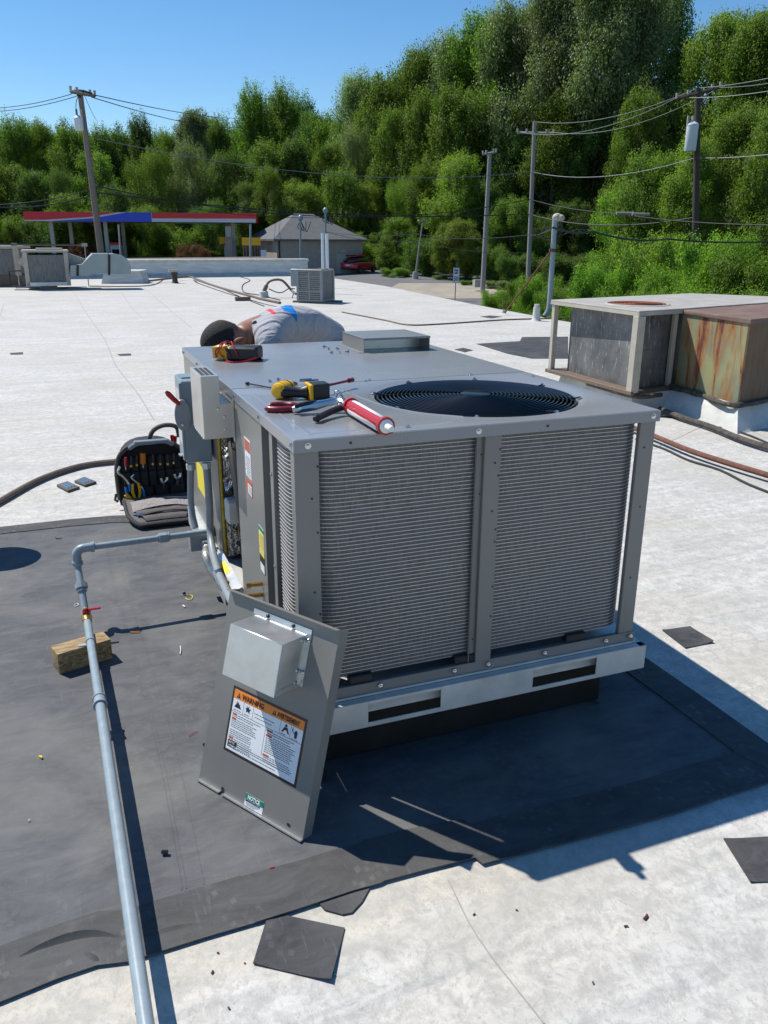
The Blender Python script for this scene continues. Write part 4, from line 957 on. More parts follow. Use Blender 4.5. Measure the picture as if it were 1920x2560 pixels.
hip=Vector((1.02,2.78,.93)); sp_=[hip,Vector((.93,2.74,1.03)),Vector((.80,2.66,1.095)),Vector((.66,2.58,1.11)),Vector((.52,2.50,1.085)),Vector((.415,2.44,1.065)),Vector((.385,2.41,1.06)),Vector((.34,2.385,1.052))]
N=[(sp_[0],.13),(sp_[1],.125),(sp_[2],.12),(sp_[3],.125),(sp_[4],.12),(sp_[5],.095),(sp_[6],.085),(sp_[7],.074),
   ((1.0,2.67,.88),.09),((.93,2.55,.48),.062),((1.0,2.58,.08),.042),((.90,2.50,.04),.035),
   ((1.04,2.90,.88),.09),((.97,2.99,.48),.062),((1.04,3.0,.08),.042),((.94,2.93,.04),.035),
   ((.48,2.35,1.04),.062),((.40,2.28,.80),.042),((.27,2.24,.60),.034),((.20,2.22,.55),.028),
   ((.50,2.62,1.02),.062),((.42,2.68,.78),.042),((.30,2.58,.60),.034),((.24,2.52,.56),.028)]
Eg=[(0,1),(1,2),(2,3),(3,4),(4,5),(5,6),(6,7),(0,8),(8,9),(9,10),(10,11),(0,12),(12,13),(13,14),(14,15),(4,16),(16,17),(17,18),(18,19),(4,20),(20,21),(21,22),(22,23)]
N=[(p,r*.8) if i<5 else (p,r) for i,(p,r) in enumerate(N)]
body=skin('body','skin',N,Eg,PE)
# hands: five short fingers each
for hp,dr in((Vector((.20,2.22,.55)),Vector((-.6,-.05,-.6))),(Vector((.24,2.52,.56)),Vector((-.6,-.15,-.6)))):
    dr.normalize(); sd_=dr.cross(Vector((0,0,1))).normalized()
    nn=[(hp,.022),(hp+dr*.045,.026)]; ee=[(0,1)]
    for k,(off,ln) in enumerate(((-.03,.065),(-.010,.075),(.010,.07),(.028,.055))):
        q1=hp+dr*.07+sd_*off; q2=q1+dr*ln*.5+Vector((0,0,-.005)); q3=q2+dr*ln*.35+Vector((-.0,0,-.02)); i=len(nn); nn+=[(q1,.010),(q2,.009),(q3,.007)]; ee+=[(1,i),(i,i+1),(i+1,i+2)]
    q1=hp+dr*.03-sd_*.04; q2=q1+dr*.035-sd_*.01; i=len(nn); nn+=[(q1,.011),(q2,.009)]; ee+=[(0,i),(i,i+1)]
    skin('hand','skin',nn,ee,PE,0,1)
# head: crown points to the left, face down
Hc=Vector((.268,2.355,1.052)); ax_=(Hc-sp_[6]); ax_.normalize()
# local frame: z = crown direction, y = face direction (down)
zc=Vector((-.86,-.12,-.22)).normalized(); fc=Vector((-.1,.0,-1)); fc=(fc-zc*fc.dot(zc)).normalized(); xc=fc.cross(zc).normalized()
Th=Matrix(((xc.x,fc.x,zc.x,Hc.x),(xc.y,fc.y,zc.y,Hc.y),(xc.z,fc.z,zc.z,Hc.z),(0,0,0,1)))
def headmesh(scale,cut=None,name='head',m='skin'):
    b=MB(); n,mm=28,20
    for j in range(mm+1):
        ph=math.pi*j/mm
        for i in range(n):
            th=2*math.pi*i/n; x=math.sin(ph)*math.cos(th); y=math.sin(ph)*math.sin(th); z=-math.cos(ph)
            X=x*.078; Y=y*.098+( .012 if y>0 else -.008); Z=z*.118
            if z<-.1: X*=1+.32*(z+.1); Y*=1+(.10*(z+.1) if y>0 else .45*(z+.1))
            if y>.75 and abs(x)<.25 and -.35<z<.15: Y+=.022*(1-abs(x)/.25)*(1-abs(z+.12)/.27)   # nose
            if y>.6 and .05<z<.22 and .15<abs(x)<.5: Y-=.008                              # eye sockets
            if y>.6 and abs(z+.48)<.08 and abs(x)<.35: Y+=.005                            # lips
            if y>.5 and z<-.75: Y+=.012
            b.v.append(Th@Vector((X*scale,Y*scale,Z*scale)))
    for j in range(mm):
        for i in range(n):
            if cut and cut(j/mm,i/n): continue
            b.f.append([j*n+i,j*n+(i+1)%n,(j+1)*n+(i+1)%n,(j+1)*n+i])
    return b.build(name,m,PE,sub=1)
hd=headmesh(1.07)
def hcut(v,u):
    y=math.sin(2*math.pi*u); z=-math.cos(math.pi*v)
    return not ((y<.22 and z>-.18) or (z>.4) or (y<-.1 and z>-.45) or (y<-.6 and z>-.62))
hr=headmesh(1.125,hcut,'hair','hair'); 
for sgn in(-1,1):
    b=MB(); Te=Th@Matrix.Translation((sgn*.092,-.004,-.045))@Matrix.Rotation(sgn*.5,4,'Z')@Matrix.Diagonal((.32,1,1,1)); prof=[(.0001,-.004),(.014,-.010),(.026,.0),(.031,.010),(.027,.018),(.020,.012),(.010,.0),(.0001,-.002)]
    b.lathe(prof,18,Te@Matrix.Rotation(R(90)*sgn,4,'Y')@Matrix.Diagonal((1.25,.8,3.2,1))); b.build('ear','skin',PE)
for sgn in(-1,1):
    b=MB(); b.ell(Th@Vector((sgn*.03,.098,.018)),(.011,.011,.011)); b.build('eye','white_plastic',PE)
PX,PY,PZ=.60-sp_[0].x,2.52-sp_[0].y,1.135-sp_[0].z
M['shirt']=shirt_mat()
SN=[(sp_[0]+Vector((0,0,.0)),(.165,.15)),(sp_[1],.152),(sp_[2],.148),(sp_[3],.150),(sp_[4]+Vector((0,0,.01)),.135),(sp_[5]+Vector((.035,.01,.01)),.078),
    ((.50,2.30,1.065),.098),((.465,2.245,.93),.090),((.50,2.64,1.02),.085),((.45,2.69,.90),.078)]
SN=[(p,tuple(x*.83 for x in r) if isinstance(r,tuple) else r*.83) for p,r in SN]
SE=[(0,1),(1,2),(2,3),(3,4),(4,5),(4,6),(6,7),(4,8),(8,9)]
sh=skin('tee_shirt','shirt',SN,SE,PE,0,3)
tx=bpy.data.textures.new('folds','CLOUDS'); tx.noise_scale=.16
md=sh.modifiers.new('folds','DISPLACE'); md.texture=tx; md.strength=.032; md.mid_level=.5; md.texture_coords='LOCAL'
TN=[(hip,.135),((1.0,2.67,.88),.105),((.93,2.55,.48),.078),((1.0,2.58,.12),.062),((1.04,2.90,.88),.105),((.97,2.99,.48),.078),((1.04,3.0,.12),.062)]
skin('trousers','jeans',TN,[(0,1),(1,2),(2,3),(0,4),(4,5),(5,6)],PE)
for p,q in(((1.0,2.58),(.88,2.48)),((1.04,3.0),(.92,2.92))):
    b=MB(); b.tube([(p[0]+.03,p[1]+.02,.045),(p[0],p[1],.05),(q[0]+.04,q[1]+.04,.04),(q[0],q[1],.032)],[.04,.05,.048,.028],10); b.build('shoe','shoe',PE)
# ================================================================== TOOL BAG
M['bag']=mat('black_nylon',(.018,.018,.02),.8,0,.3,60,.4,200)
M['bag_grey']=mat('brown_grey_nylon',(.085,.073,.07),.7,0,.2,40,.4,160)
M['bag_mesh']=mat('silver_grey_mesh',(.34,.31,.30),.42,.4,.4,110,.8,260)
M['bag_handle']=mat('grey_rubber_handle',(.20,.24,.28),.4)
M['blue']=mat('blue_grip',(.01,.16,.5),.4)
M['orange_clear']=mat('amber_handle',(.55,.17,.01),.25)
TB=thing('tool_bag','open black tool backpack full of hand tools standing beside the new unit','tool bag',(-.11,3.0,0))
bx0,bx1=-.315,.105; bcx=(bx0+bx1)/2; bw_=(bx1-bx0)/2
def arch(z0,zt,sx=1.,n=14):   # half outline: flat sides and rounded top
    pts=[(-1,z0),(-1.02,z0+(zt-z0)*.45)]
    for k in range(1,n): a=math.pi-math.pi*k/n; pts.append((math.copysign(abs(math.cos(a))**.75,math.cos(a))*1.0,z0+(zt-z0)*(.5+.5*abs(math.sin(a))**.8)))
    pts+= [(1.02,z0+(zt-z0)*.45),(1,z0)]
    return [(bcx+x*bw_*sx,z) for x,z in pts]
XZ=lambda y0: Matrix(((1,0,0,0),(0,0,1,y0),(0,1,0,0),(0,0,0,1)))
b=MB(); b.prism(arch(.0,.39),.0,.05,XZ(3.03)); b.build('back_shell','bag',TB,bevel=.015,segs=2)
b=MB(); b.prism(arch(.0,.385,.92),.0,.14,XZ(3.075)); b.build('rear_compartment','bag',TB,bevel=.02,segs=2)
b=MB(); o_=arch(.03,.395); b.tube(smooth([(x,2.99+.06*(1-z/.4),z) for x,z in o_],2),.013,8); b.build('zip_rim','bag_grey',TB)
b=MB(); o_=arch(.03,.39,.97); 
oo=[(x,2.965+.06*(1-z/.4),z) for x,z in o_]; ii=[(x,3.04,z) for x,z in o_]
for p,q in zip(oo,ii): b.v+=[Vector(p),Vector(q)]
for i in range(len(oo)-1): b.f.append([i*2,i*2+1,i*2+3,i*2+2])
b.build('side_wall','bag',TB)
b=MB(); b.tube(smooth([(bcx-.13,2.97,.365),(bcx-.08,2.955,.395),(bcx,2.945,.400),(bcx+.08,2.955,.398),(bcx+.13,2.97,.37)],5),[.014]*21,10); b.cbox((bcx,2.945,.405),(.20,.045,.02)); b.build('moulded_handle','bag_handle',TB,bevel=.004)
b=MB(); b.tube(smooth([(bcx+.0,3.08,.39),(bcx+.035,3.08,.445),(bcx+.10,3.08,.470),(bcx+.17,3.08,.455),(bcx+.185,3.08,.39)],6),.014,10); b.build('carry_loop','bag_grey',TB)
random.seed(9)
k=0
for row,(zz,hh,yy) in enumerate(((.20,.10,3.01),(.11,.10,2.995),(.045,.07,2.98))):
    for c in range(7 if row<2 else 4):
        wd=.36/(7 if row<2 else 4); x=bcx-.18+wd*(c+.5); b=MB(); b.prism([(x-wd*.42,zz),(x+wd*.42,zz),(x+wd*.46,zz+hh),(x-wd*.46,zz+hh)],0,.018,XZ(yy)); b.build('tool_pocket','bag',TB,bevel=.005)
# folded down flap
fl=[]
b=MB(); n=10
def fpt(u,v,dz_=0.):   # u across -1..1, v 0 hinge .. 1 tip
    wv=1 if v<.6 else math.sqrt(max(0,1-((v-.6)/.42)**2*.55)); return Vector((bcx+.01+u*bw_*wv*.96,2.99-v*.50,.05-.02*v+.03*math.sin(v*3.1)*(1-u*u*.6)+dz_))
for j in range(n+1):
    for i in range(9): b.v.append(fpt(-1+i/4,j/n))
for j in range(n):
    for i in range(8): b.f.append([j*9+i,j*9+i+1,j*9+10+i,j*9+9+i])
o=b.build('front_flap','bag_grey',TB); md=o.modifiers.new('t','SOLIDIFY'); md.thickness=.012; md.offset=0
b=MB(); rim=[fpt(-1,v/8) for v in range(1,9)]+[fpt(-1+i/4,1) for i in range(1,8)]+[fpt(1,v/8) for v in range(8,0,-1)]; b.tube(smooth(rim,3),.012,8); b.build('flap_rim','bag',TB)
def patch_on_flap(v0,v1,m,nm,h,uw=.85):
    b=MB()
    for j in range(7):
        for i in range(9):
            u=(-1+i/4)*uw; v=v0+(v1-v0)*j/6; b.v.append(fpt(u,v,h*math.sin(math.pi*j/6)**.6+.010+random.uniform(0,.004)))
    for j in range(6):
        for i in range(8): b.f.append([j*9+i,j*9+i+1,j*9+10+i,j*9+9+i])
    b.build(nm,m,TB)
patch_on_flap(.30,.66,'bag_mesh','mesh_pocket',.014); patch_on_flap(.68,.80,'bag_grey','zip_pocket',.012,.8); patch_on_flap(.82,.94,'bag_grey','zip_pocket',.010,.7)
for v in(.67,.81):
    b=MB(); b.tube(smooth([fpt(-.8,v,.012),fpt(-.3,v-.02,.016),fpt(.3,v-.03,.017),fpt(.8,v-.01,.012)],5),.004,6); b.build('zip','bag',TB)
b=MB(); b.tube(smooth([fpt(-.86,.72,.01),fpt(-.72,.80,.018),fpt(-.62,.84,.012)],4),.006,6); b.build('zip_pull','chrome',TB)
b=MB(); b.tube([(bx0-.02,2.97,.09),(bx0-.03,2.95,.06),(bx0-.015,2.94,.05)],.008,8); b.build('strap_ring','rubber',TB)
# tools in the bag (each a thing)
def tool(nm,lab,parts,cat='hand tool',loc=None):
    t=thing(nm,lab,cat,loc)
    for pn,m,pts,r in parts: b=MB(); b.tube(smooth(pts,4) if len(pts)>2 else pts,r,8); b.build(pn,m,t)
    return t
Y_=2.955
def bp(u,v,y=Y_): p=gy(*z5(u,v),y); return p
tool('slip_joint_pliers','slip joint pliers with yellow grips in the lower pocket of the bag',[('jaw','chrome',[bp(285,700),bp(262,735),bp(330,790)],.007),('grip','yellow',[bp(270,790),bp(272,870),bp(300,945)],.009),('grip','yellow',[bp(325,785),bp(340,870),bp(325,950)],.009)],loc=tuple(bp(300,945)))
tool('tongue_pliers','dark slip joint pliers with blue grips, leftmost in the bag',[('jaw','chrome',[bp(150,625),bp(135,680),bp(190,730),bp(235,790)],.008),('grip','blue',[bp(240,790),bp(243,860)],.008),('grip','blue',[bp(205,820),bp(215,880)],.009)],loc=tuple(bp(215,880)))
tool('blue_grip_pliers','pliers with a blue grip right of the yellow pliers in the bag',[('jaw','chrome',[bp(345,810),bp(372,850)],.007),('grip','blue',[bp(372,850),bp(380,925)],.008)],loc=tuple(bp(380,925)))
tool('amber_screwdriver','screwdriver with a fat amber handle in the top row of the bag',[('handle','orange_clear',[bp(365,500),bp(368,600)],.017),('shaft','chrome',[bp(368,600),bp(370,640)],.004)],loc=tuple(bp(368,640)))
tool('red_screwdriver','screwdriver with a slim red handle at the left of the bag',[('handle','red',[bp(205,540),bp(205,620)],.008),('shaft','chrome',[bp(205,620),bp(206,660)],.003)],loc=tuple(bp(205,660)))
tool('yellow_knife','stubby tool with a round yellow end at the lower left of the bag',[('handle','yellow',[bp(205,890),bp(250,935)],.014),('tip','black_plastic',[bp(250,935),bp(262,950)],.009)],loc=tuple(bp(230,950)))
for i,(u,v,sd_) in enumerate(((565,740,'left'),(690,700,'right'))):
    tool('adjustable_wrench','black and silver adjustable wrench in the bag, the '+sd_+' of the two',[('jaw','chrome',[bp(u-28,v-5),bp(u-12,v+40),bp(u+22,v+20),bp(u+28,v-15)],.009),('handle','black_plastic',[bp(u,v+30),bp(u-5,v+100)],.009)],loc=tuple(bp(u-5,v+100)))
for i,(u,v,c_,w_) in enumerate(((255,620,'yellow','first'),(310,610,'yellow','second'),(460,600,'yellow','third'),(530,600,'yellow','fourth'),(600,600,'yellow','fifth'),(655,590,'chrome','last'))):
    tool('nut_driver','black handled nut driver in the top row, '+w_+' from the left in the bag',[('handle','black_plastic',[bp(u,v-90),bp(u,v-8)],.008),('collar',c_,[bp(u,v-8),bp(u,v+12)],.007)],loc=tuple(bp(u,v+12)))
tool('red_handled_snips','red handled snips standing in the rear compartment of the bag',[('handle','red',[bp(640,330,3.12),bp(650,400,3.12)],.012),('handle','red',[bp(675,340,3.12),bp(670,410,3.12)],.010),('collar','yellow',[bp(655,400,3.11),bp(660,450,3.11)],.010)],loc=tuple(bp(660,450,3.12)))
# flat open case near the bag
CS=thing('bit_case','small open flat case of bits lying on the white roof left of the tool bag','case',tuple(gz(190,1215)))
for (pts) in (((142,1217),(170,1208),(200,1222),(170,1232)),((186,1207),(212,1197),(242,1209),(213,1218))):
    P=[gz(*p,.0012) for p in pts]; b=MB(); b.hexa(P,[p+Vector((0,0,.016)) for p in P]); c_=b.build('case_half','bag_grey',CS,bevel=.002)
    cc=sum(P,Vector())/4
    for k in range(3): 
        q=lerp(lerp(P[0],P[1],.25+.25*k),lerp(P[3],P[2],.25+.25*k),.2); q2=lerp(lerp(P[0],P[1],.25+.25*k),lerp(P[3],P[2],.25+.25*k),.8); b=MB(); b.tube([q+Vector((0,0,.018)),q2+Vector((0,0,.018))],.005,6); b.build('bit','chrome',c_)
b=MB(); b.tube(smooth([gz(-60,1285,.022),gz(0,1252,.022),gz(100,1198,.022),gz(200,1165,.022),gz(292,1153,.022),gz(360,1150,.022),gz(470,1130,.022)],5),.019,10); tag(b.build('brown_hose','brown_pipe'),'brown wrapped pipe curving over the white roof and passing behind the tool bag','pipe')
# ================================================================== OLD CONDENSER AND RUSTED CABINET ON THE RIGHT
ZT,ZB=.945,.215
OC=thing('old_condenser','old beige condenser with a weathered coil and rusty fan opening on the right','air conditioner',(5.3,5.2,ZB))
p1=gz(1378,925,.2); p2=gz(1580,980,.2); p3=Vector((5.03,4.44,.2)); q1=Vector((p1.x,p1.y,0)); q2=Vector((p2.x,p2.y,0)); q3=Vector((p3.x,p3.y,0))
bk=Vector((6.75,6.25,0)); fr_=Vector((7.6,5.05,0))
def up(p,z): return Vector((p.x,p.y,z))
def quadslab(P,z0,z1,name,m,par,bev=0): b=MB(); b.hexa([up(p,z0) for p in P],[up(p,z1) for p in P]); return b.build(name,m,par,bevel=bev)
topo=[q1+Vector((-.04,.04,0)),q2+Vector((-.04,-.04,0)),q3+Vector((.03,-.05,0)),fr_,bk]
tp=quadslab(topo,ZT-.0,ZT+.012,'top_sheet','beige_top',OC,.004)
ed=MB()
for a,c in((topo[0],topo[1]),(topo[1],topo[2])):
    d=(c-a).normalized(); n=Vector((-d.y,d.x,0)); ed=MB(); ed.hexa([up(a,ZT-.035),up(c,ZT-.035),up(c+n*.012,ZT-.035),up(a+n*.012,ZT-.035)],[up(a,ZT),up(c,ZT),up(c+n*.012,ZT),up(a+n*.012,ZT)]); ed.build('top_edge','beige',OC)
def postq(p,s=.06,nm='corner_post'):
    b=MB(); b.box(p.x-s/2,p.x+s/2,p.y-s/2,p.y+s/2,.195,ZT-.036); b.build(nm,'beige',OC,bevel=.004)
postq(q1,.055); postq(q2,.085); postq(q3+Vector((-.02,0,0)),.045)
ins=.07
c1=q1+Vector((.10,-.16,0)); c2=q2+Vector((.07,.07,0)); c3=q3+Vector((.05,.06,0)); c4=c3+Vector((.9,.9,0))
b=MB(); cc=[c1+Vector((1.1,.1,0)),c1,c2,c3,c4]; b.hexa([up(p,ZB) for p in cc],[up(p,ZT-.01) for p in cc]); b.build('coil_block','old_coil',OC)
quadslab([q1+Vector((-.05,.05,0)),q2+Vector((-.05,-.05,0)),q3+Vector((.02,-.05,0)),c4,c1+Vector((1.1,.1,0))],.175,.213,'base_pan','brown_pipe',OC,.004)
fc_=gz(1593,764,ZT); b=MB(); b.lathe([(.29,.013),(.30,.024),(.315,.022),(.325,.013)],40,Matrix.Translation((fc_.x,fc_.y,ZT))); b.build('fan_ring','beige_top',OC)
M['rust_solid']=mat('rusty_fan_disc',(.2,.055,.025),.8,0,.3,9,.2,60)
b=MB(); b.lathe([(.0001,.016),(.30,.0135)],40,Matrix.Translation((fc_.x,fc_.y,ZT))); b.build('fan_opening','rust_solid',OC)
for k in range(7):
    b=MB(); r=.05+k*.038; b.tube([(fc_.x+r*math.cos(a*R(15)),fc_.y+r*math.sin(a*R(15)),ZT+.022) for a in range(25)],.005,5,False); b.build('guard_ring','rust_solid',OC)
RC=thing('rusted_cabinet','rust streaked green steel cabinet joined to the old beige condenser','cabinet',(5.6,4.2,ZB))
rN=Vector((4.93,3.42,0)); rL=Vector((5.07,4.40,0)); rR=rN+Vector((1.9,.52,0)); rB=rL+Vector((1.9,.52,0))
def fq(a,c,nm,m,th=.01,z0=ZB,z1=ZT-.035):
    d=(c-a).normalized(); n=Vector((-d.y,d.x,0)); b=MB(); b.hexa([up(a,z0),up(c,z0),up(c+n*th,z0),up(a+n*th,z0)],[up(a,z1),up(c,z1),up(c+n*th,z1),up(a+n*th,z1)]); return b.build(nm,m,RC)
fq(rL,rN,'left_panel','rust_panel'); fq(rN,rR,'front_panel','rust_dark'); fq(rR,rB,'right_panel','rust_dark'); fq(rB,rL,'rear_panel','rust_dark')
quadslab([rN+Vector((-.02,-.03,0)),rR+Vector((0,-.03,0)),rB,rL+Vector((-.02,0,0))],ZT-.04,ZT+.0,'top_sheet','rust_top',RC,.004)
for k in range(6):
    p=lerp(rL,rN,(k+.5)/6); b=MB(); b.ell((p.x-.002,p.y,ZT-.02),(.008,.008,.008),None,8,4); 
    p=lerp(rL,rN,.03) ; 
# curbs
OB=thing('old_curb','white coated curb with black tar edges under the old condenser and rusted cabinet','curb',(5.4,4.2,0))
quadslab([Vector((4.95,3.5,0)),Vector((6.8,4.0,0)),Vector((6.9,4.95,0)),Vector((5.1,4.45,0))],.0,.215,'inner_curb','white_dirty',OB)
b=MB(); base=[rN+Vector((-.16,-.20,0)),rR+Vector((.1,-.20,0)),rB+Vector((.1,.1,0)),rL+Vector((-.22,.05,0))]; tops=[rN+Vector((-.01,-.01,.2)),rR+Vector((0,-.01,.2)),rB+Vector((0,0,.2)),rL+Vector((-.01,0,.2))]
b.hexa([up(p,.001) for p in base],[up(p,.212) for p in tops]); b.build('sloping_flashing','white_dirty',OB)
b=MB(); base=[q2+Vector((-.02,-.02,0)),q3+Vector((.1,-.1,0)),Vector((6.9,5.6,0)),Vector((6.6,6.2,0)),q1+Vector((.05,-.05,0))]
b.hexa([up(p,.0) for p in base],[up(lerp(p,Vector((5.6,5.2,0)),.04),.174) for p in base]); b.build('condenser_curb','white_dirty',OB)
M['tar']=mat('black_tar',(.02,.018,.016),.8,0,0,20,.8,30,col2=(.12,.10,.08))
b=MB(); b.tube(smooth([up(rL+Vector((-.04,.05,0)),.2),up(lerp(rL,rN,.5)+Vector((-.03,0,0)),.205),up(rN+Vector((-.02,-.02,0)),.21),up(rN+Vector((.9,.23,0)),.21)],6),[.035,.03,.028,.02,.025,.03,.02,.022,.03,.024,.02,.024,.03,.02,.022,.02,.02,.02,.015][:19],8); b.build('tar_line','tar',OB)
b=MB(); b.tube(smooth([up(q2+Vector((.3,-.06,0)),.165),up(q2+Vector((0,-.03,0)),.165),up(lerp(q2,q1,.5)+Vector((-.01,0,0)),.165)],5),.022,8); b.build('tar_line','tar',OB)
# pipes and cables on the roof to the right
def onroof(pts,r,m,nm,lab,cat,z=None,n=8,s_=4,grp=None):
    z=r if z is None else z
    p=smooth([gz(x,y,z) for x,y in pts],s_); b=MB(); b.tube(p,r,n); return tag(b.build(nm,m),lab,cat,grp)
onroof(((1560,1060),(1640,1092),(1720,1125),(1820,1158),(1960,1200)),.022,'rust_pipe','rusty_pipe','rusty brown pipe running over the roof right of the new unit','pipe',.05)
onroof(((1650,1022),(1700,1042),(1780,1068),(1860,1100),(1960,1130)),.026,'tar','coated_pipe','black tarred pipe with flaking white coating beside the old curb','pipe',.04)
onroof(((1630,1040),(1700,1045),(1760,1062),(1850,1080),(1960,1125)),.009,'wire','roof_cable','thin dark cable between the tarred pipe and the rusty pipe','cable')
onroof(((1590,1098),(1660,1122),(1720,1150),(1800,1175),(1870,1210),(1960,1245)),.009,'wire','roof_cable','dark cable snaking just below the rusty pipe','cable')
onroof(((855,780),(960,800),(1020,812),(1100,810),(1250,800),(1335,797),(1420,795)),.014,'brown_pipe','roof_cable','long brown line over the white roof from behind the man to the old condenser','cable')
# small vent pipe near the mast
for (x,y,h_,r,lab) in((1340,802,.33,.075,'short white coated vent pipe at the foot of the tall conduit mast'),):
    p=gz(x,y); b=MB(); b.lathe([(r*1.5,.001),(r*1.15,.03),(r,.08),(r*.9,h_-.06),(r*.7,h_-.06),(r*.7,h_)],16,Matrix.Translation(p)); tag(b.build('vent_pipe','white_dirty'),lab,'vent pipe')
# the mast with weatherhead
MA=thing('conduit_mast','tall grey service mast with a tan weatherhead at the right roof edge','mast',tuple(gz(1362,790)))
mb=gz(1362,790); d0=math.hypot(mb.x-CX,mb.y-CY)
pts=[gd(1362,790,d0),gd(1372,770,d0),gd(1378,700,d0),gd(1384,600,d0),gd(1388,548,d0)]
b=MB(); b.tube(smooth(pts,5),.055,12); b.build('pipe','pipe_grey',MA)
b=MB(); b.ell(gd(1390,544,d0)+Vector((.03,0,0)),(.11,.09,.09)); b.ell(gd(1400,541,d0)+Vector((.02,0,-.03)),(.085,.085,.07)); b.build('weatherhead','beige',MA)
b=MB(); pc_=gd(1381,626,d0); b.tube([pc_+Vector((0,0,-.03)),pc_+Vector((0,0,.03))],.075,10); b.build('clamp','rust_pipe',MA)
for pts,r in (([(1392,552),(1395,575),(1385,598),(1370,600),(1345,590),(1335,575),(1355,572),(1385,570)],.014),([(1402,550),(1404,580),(1392,600),(1385,640)],.012),([(1398,552),(1400,575),(1396,600),(1393,612)],.012),([(1404,590),(1420,582),(1445,574),(1470,575)],.010)):
    b=MB(); b.tube(smooth([gd(x,y,d0+.05) for x,y in pts],5),r,6); b.build('cable_loop','wire',MA)
b=MB(); b.tube([gd(1378,627,d0),gz(1262,782,.05)],.018,8); GR=tag(b.build('brace_rod','rust_pipe'),'slanting rusty brace rod from the mast down to the roof','rod')
b=MB(); p=gz(1258,786); b.lathe([(.16,.002),(.06,.03),(.03,.10),(.0001,.10)],14,Matrix.Translation(p)); tag(b.build('rod_foot','white_dirty'),'white coated foot at the lower end of the slanting rod','roof anchor')
# ================================================================== FAR PART OF THE ROOF
def frustum(P0,P1,P2,P3,h): pass
def condenser(name,lab,px0,px1,pyb,pyt,mcoil,mframe,face_w,depth,louvre=False):
    pL=gz(px0,pyb); pR=gz(px1,pyb); d=(pR-pL).normalized(); n=Vector((-d.y,d.x,0)); w_=(pR-pL).length
    return pL,pR,d,n,w_
def local(pL,d,n): return Matrix(((d.x,n.x,0,pL.x),(d.y,n.y,0,pL.y),(0,0,1,pL.z),(0,0,0,1)))
# old packaged unit at left
pL=gd(64,700,28.4); pL.z=.12; pR=gd(177,703,28.4); pR.z=.12; d=(pR-pL).normalized(); n=Vector((-d.y,d.x,0)); w_=(pR-pL).length; T=local(pL,d,n); hh=1.0
RU=thing('old_rooftop_unit','old beige rooftop unit with a white streaked coil, ducted to the right','air conditioner',tuple(pL))
M['streak_coil']=mat('streaked_coil',(.09,.09,.085),.8,0,0,7,.2,30,col2=(.26,.26,.25),stretch=(9,9,.7))
b=MB(); b.box(.12,w_-.12,.05,1.5,.12,hh-.08,T); b.build('coil_face','streak_coil',RU)
for x in(0,w_-.13): b=MB(); b.box(x,x+.13,0,.13,0,hh,T); b.build('corner_post','beige',RU,bevel=.01)
for y in (1.45,): 
    for x in(0,w_-.13): b=MB(); b.box(x,x+.13,y,y+.13,0,hh,T); b.build('corner_post','beige',RU)
b=MB(); b.box(-.03,w_+.03,-.03,1.62,hh,hh+.07,T); b.build('top_sheet','beige_top',RU,bevel=.01)
b=MB(); b.box(0,w_,0,1.58,.0,.11,T); b.build('base_pan','galv',RU)
b=MB(); b.box(w_*.3,w_*.9,.4,1.3,hh+.07,hh+.12,T); b.build('fan_ring','beige',RU)
b=MB(); b._a([(w_,.3,hh-.02),(w_+.55,.3,hh-.22),(w_,.3,hh-.55),(w_,1.4,hh-.02),(w_+.55,1.4,hh-.22),(w_,1.4,hh-.55)],[(0,1,2),(3,5,4),(0,3,4,1),(1,4,5,2),(0,2,5,3)],T); b.build('intake_hood','beige_top',RU)
b=MB(); b._a([(0,.2,hh-.1),(-.18,.2,hh-.3),(0,.2,hh-.45),(0,1.2,hh-.1),(-.18,1.2,hh-.3),(0,1.2,hh-.45)],[(0,1,2),(3,5,4),(0,3,4,1),(1,4,5,2),(0,2,5,3)],T); b.build('intake_hood','beige',RU)
for y_ in(.1,1.2): b=MB(); b.box(-.35,w_+.5,y_,y_+.14,-.21,-.10,T); b.box(.4,.9,y_,y_+.14,-.10,0,T); tag(b.build('timber_sleeper','pole_wood'),'weathered timber sleeper under the old rooftop unit, '+('front' if y_<1 else 'rear')+' one','timber')
b=MB(); b.tube([T@Vector(v) for v in((-.05,.3,-.0),(-.45,.3,.0),(-.45,.3,.45),(-.1,.3,.45))],.025,6); b.build('drain_pipe','wire',RU)
# duct: body from unit to the curb elbow
DU=thing('air_duct','galvanised duct bending from the old rooftop unit down to its white curb','duct',tuple(T@Vector((w_+.2,.5,0))))
dd0=28.2
def dp(x,y,z_=0): p=gd(x,y,dd0+z_); return p
def ductseg(front,depth,nm):
    b=MB(); f=[dp(*p) for p in front]; k=[p+n*depth for p in f]; N_=len(f)
    b._a(f+k,[list(range(N_)),list(range(N_,2*N_))[::-1]]+[(i,(i+1)%N_,N_+(i+1)%N_,N_+i) for i in range(N_)]); return b.build(nm,'galv_duct',DU)
M['galv_duct']=mat('weathered_galvanised',(.30,.35,.36),.5,.5,.12,2,.03,5)
ductseg([(176,690),(176,664),(205,661),(232,634),(272,634),(272,684),(240,684),(222,690)],.9,'duct_run')
ductseg([(275,635),(285,634),(305,638),(320,650),(327,666),(328,685),(275,685)],.9,'duct_elbow')
for x in(194,273): b=MB(); a_=dp(x,636 if x>200 else 662,-.03); c_=dp(x,688 if x>200 else 690,-.03); b.tube([a_,c_],.035,4); b.build('duct_flange','wire',DU)
pc0=gz(262,709); pc1=gz(354,709); d2=(pc1-pc0).normalized(); n2=Vector((-d2.y,d2.x,0)); Tc=local(pc0,d2,n2); wc=(pc1-pc0).length
DC=thing('duct_curb','white coated curb box under the galvanised duct elbow','curb',tuple(pc0))
